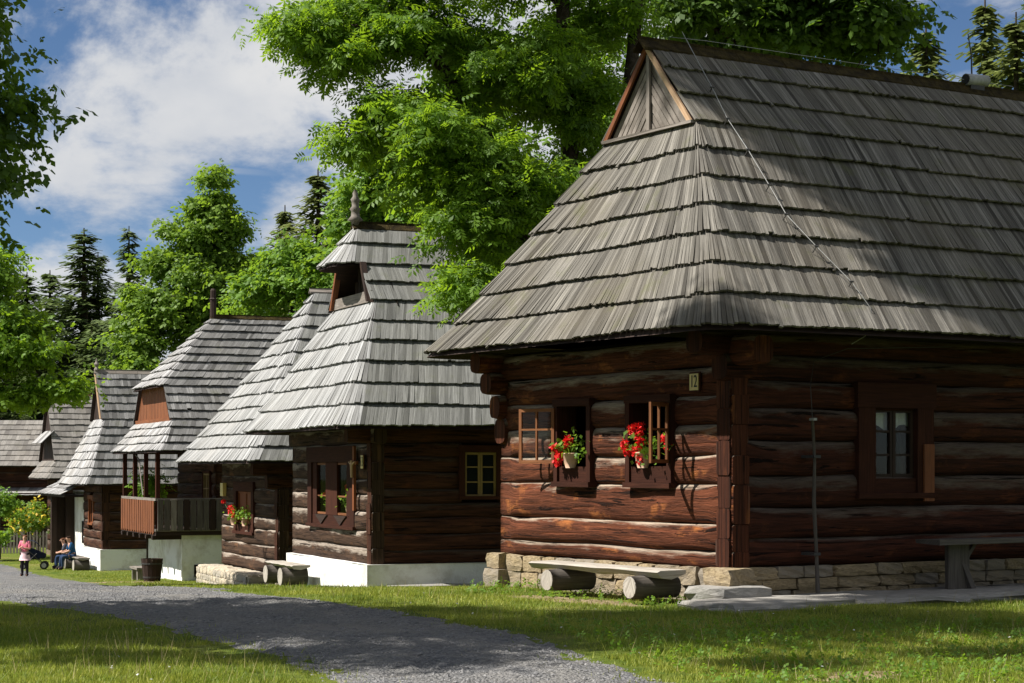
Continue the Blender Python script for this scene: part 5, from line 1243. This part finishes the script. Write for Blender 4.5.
for i, (px, pt, Y_) in enumerate(((180, 330, 125), (235, 320, 130), (400, 230, 100), (440, 210, 96), (560, 190, 98), (610, 180, 92))):
    spruce(i % 2, px, pt, Y_, ['dark spruce behind the linden, left of its trunk', 'dark spruce behind the linden, right of its trunk', 'dark spruce behind the hooded loft finial', 'dark spruce behind the low ash boughs', 'dark spruce behind the ash trunk', 'dark spruce behind the gable peak of the nearest house'][i], GF, 1.2)
# the dense wood far behind, one dark mass of crowns
V = []; T_ = []
for i in range(46):
    x = -75 + i * 3.6 + random.uniform(-1.5, 1.5); y = random.uniform(140, 165); s = random.uniform(.45, .68)
    tr, Q, tn, mt, cache = SPR[i % 2]; sel = RNG.random(len(Q)) < .5; q_ = Q[sel] * np.array([s * 1.3, s * 1.3, s]) + np.array([x, y, GZ(x, y)]); V.append(q_); T_.append(tn[sel])
for i in range(44):  # unseen ring of spruces around the camera, added to block sky fill
    a = R(-172 + i * 5.6) if i < 30 else R(random.uniform(-150, -20)); d = random.uniform(24, 30) if i < 30 else random.uniform(32, 40)
    x, y = 3 + d * math.cos(a) * 1.15, 4 + d * math.sin(a); s = random.uniform(.95, 1.25)
    if x < -14 and y > -12: continue
    tr, Q, tn, mt, cache = SPR[i % 2]; sel = RNG.random(len(Q)) < .35; V.append(Q[sel] * np.array([s * 1.5, s * 1.5, s]) + np.array([x, y, -.2])); T_.append(tn[sel])
np_mesh('forest', np.concatenate(V).reshape(-1, 3), 4, 'needle', None, tones=np.concatenate(T_), label='dense dark spruce wood far behind the village, plus an unseen ring added to cut sky light', cat='forest', kind='stuff')

# shrubs by the barn and the climbing plant at the balcony
def shrub(name, px, py, Y, rx, ry_, rd, nc, mat, label, seed, size=.22, flowers=0, cat='shrub'):
    p = W3(px, py, Y); b_ = (p.x, p.y); g0 = GZ(*b_)
    e = tree(name, b_, [PL(px, py, Y, rx, ry_, rd, nc)], 'broad', size, 55, mat, label, .04, [[(0, 0, 0), (.02, 0, max(.2, (p.z - g0) * .6)), (0, .05, max(.3, p.z - g0))]], None, .32, seed, .8, cat)
    if flowers:
        rs = np.random.default_rng(seed); k = Y / FPX; d = rs.standard_normal((flowers, 3)); d /= np.linalg.norm(d, axis=1)[:, None]
        pos = np.array([0, 0, p.z - e.location.z]) + d * np.array([rx * k, rd, ry_ * k]) * 1.05; V, nl = leaves(pos, .16, 'single', rs, 0, 50); np_mesh('blossoms', V, 4, 'petal_y', e)
shrub('shrub', 0, 500, 80, 11, 15, .6, 11, 'leaf_bright', 'round green shrub at the left frame edge by the fence', 41)
shrub('shrub', 26, 520, 82, 18, 12, .7, 12, 'leaf_lin', 'low shrub with yellow flowers behind the fence', 42, .2, 120); shrub('shrub', 38, 512, 84, 10, 14, .6, 8, 'leaf_lin', 'yellow flowering shrub beside the stepped-gable house', 43, .2, 60)
shrub('shrub', -6, 538, 79, 12, 10, .6, 8, 'leaf_bright', 'low green bush at the foot of the fence', 44)
shrub('climbing_plant', 147, 482, 60.5, 9, 13, .35, 7, 'leaf_bright', 'green climbing plant showing between the balcony posts', 45, .2, 0, 'plant')

# ------------------------------------------------------------------ grass
def in_house(x, y):
    m = np.zeros(len(x), bool)
    for h_, th, W_, L_, pad in (((2.6, 23), 32, 5.15, 11, .1), ((-2.74, 38), 22, 5.7, 10.5, .15), ((-5.64, 47), 22, 5.8, 9, .6), ((-9.52, 56), 22, 5, 10, .05), ((-14.75, 70), 22, 8, 8.5, .1)):
        c, s = math.cos(R(th)), math.sin(R(th)); dx, dy = x - h_[0], y - h_[1]; u = dx * c + dy * s; v = -dx * s + dy * c
        m |= (u > -pad) & (u < L_ + pad) & (v > -pad) & (v < W_ + pad)
    c, s = math.cos(R(32)), math.sin(R(32)); dx, dy = x - 2.6, y - 23; u = dx * c + dy * s; v = -dx * s + dy * c
    m |= (u > -1.0) & (u < 9) & (v > -1.38) & (v < 0)
    bare = (u > -1.25) & (u < -.1) & (v > .1) & (v < 3.5); m |= bare & (RNG.random(len(x)) < .82)
    return m
def grass(n_, y0, y1, pw, h0, wd, name, label, xr=None):
    y = y0 + (y1 - y0) * RNG.random(n_) ** pw; lim = .30 * y
    x = (RNG.random(n_) * 2 - 1) * lim
    rf_ = road_frac(x, y); e = np.minimum(rf_, 1 - rf_) * (np.interp(y, ry, rr) - np.interp(y, ry, rl))
    nz = hash_noise(x, y, 1.1) * .5 + hash_noise(x + 9, y, 4.) * .3
    keep = (e < nz * .9 - .02) | ((e < .9) & (RNG.random(n_) < .10 * np.clip(1 - e / .9, 0, 1)))
    keep &= ~in_house(x, y)
    thin = hash_noise(x * .6 + 5, y * .6, 1.) ; keep &= (RNG.random(n_) < np.clip(1.0 - .55 * (thin > .45), .1, 1))
    x, y, e = x[keep], y[keep], e[keep]; k = len(x); z = gz(x, y) - .006
    tall = np.clip(.75 + .45 * hash_noise(x + 3, y - 2, 2.2), .35, 1.5); hh = h0 * tall * (.6 + .8 * RNG.random(k)); hh *= np.where(RNG.random(k) < .02, 1.9, 1)
    an = RNG.random(k) * 6.283; dx, dy = np.cos(an) * wd, np.sin(an) * wd; le = RNG.random(k) * 6.283; lean = hh * (.2 + .7 * RNG.random(k))
    P0 = np.stack([x - dx, y - dy, z], -1); P1 = np.stack([x + dx, y + dy, z], -1); P2 = np.stack([x + np.cos(le) * lean, y + np.sin(le) * lean, z + hh], -1)
    tn = np.clip(.42 + .45 * hash_noise(x, y, .7) + .2 * hash_noise(x, y, 3.1) + .25 * RNG.standard_normal(k), 0, 1)
    np_mesh(name, np.stack([P0, P1, P2], 1).reshape(-1, 3), 3, 'grassblade', None, tones=tn, label=label, cat='grass', kind='stuff')
grass(420000, 13.5, 32, 1.5, .055, .0055, 'grass', 'short mown grass on the verges before the nearest house')
grass(260000, 31, 80, 1.3, .055, .012, 'grass', 'short grass beside the road farther down the street')
# dry stalks and small daisies dotted through the lawn
n_ = 2600; y = 13.8 + 15 * RNG.random(n_) ** 1.3; x = (RNG.random(n_) * 2 - 1) * .28 * y; rf_ = road_frac(x, y); k_ = ((rf_ > 1.04) | (rf_ < -.04)) & ~in_house(x, y) & (hash_noise(x, y, 1.5) > -.1); x, y = x[k_], y[k_]; k = len(x); z = gz(x, y)
an = RNG.random(k) * 6.28; hh = .10 + .12 * RNG.random(k); le = RNG.random(k) * 6.28; P0 = np.stack([x - .003 * np.cos(an), y - .003 * np.sin(an), z], -1); P1 = np.stack([x + .003 * np.cos(an), y + .003 * np.sin(an), z], -1); P2 = np.stack([x + np.cos(le) * hh * .35, y + np.sin(le) * hh * .35, z + hh], -1)
M['straw'] = m_leaf('dry_stalk', (.30, .24, .10), (.48, .40, .20), .3); np_mesh('dry_stalks', np.stack([P0, P1, P2], 1).reshape(-1, 3), 3, 'straw', None, label='thin dry grass stalks standing in the lawn', cat='grass', kind='stuff')
sel = RNG.random(k) < .06; M['daisy'] = m_leaf('daisy_petal', (.75, .75, .72), (.85, .85, .82), .3)
V, nl = leaves(np.stack([x[sel], y[sel], z[sel] + .06], -1), .028, 'single', RNG, 0, 15); np_mesh('daisies', V, 4, 'daisy', None, label='tiny white daisies dotted over the lawn', cat='flowers', kind='stuff')
# broad weeds at wall feet
wx_ = []
for i in range(330):
    if random.random() < .6: p = to_world(h12, (random.uniform(-.45, -.12), random.uniform(-.3, 5.4), 0))
    else: p = to_world(h12, (random.uniform(-1.3, -.9), random.uniform(-.4, 4.2), 0))
    wx_.append((p.x, p.y, GZ(p.x, p.y) + random.uniform(.0, .10)))
for i in range(1500):
    y = random.uniform(14, 20); x = random.uniform(.2, .27 * y)
    if road_frac(np.array(x), np.array(y)) > 1.03: wx_.append((x, y, GZ(x, y) + random.uniform(.01, .05)))
V, nl = leaves(np.array(wx_), .075, 'broad', RNG, -20, 35); np_mesh('weeds', V, 4, 'leaf_bright', None, label='small broad-leaved weeds at the wall foot and in the lawn', cat='weeds', kind='stuff')
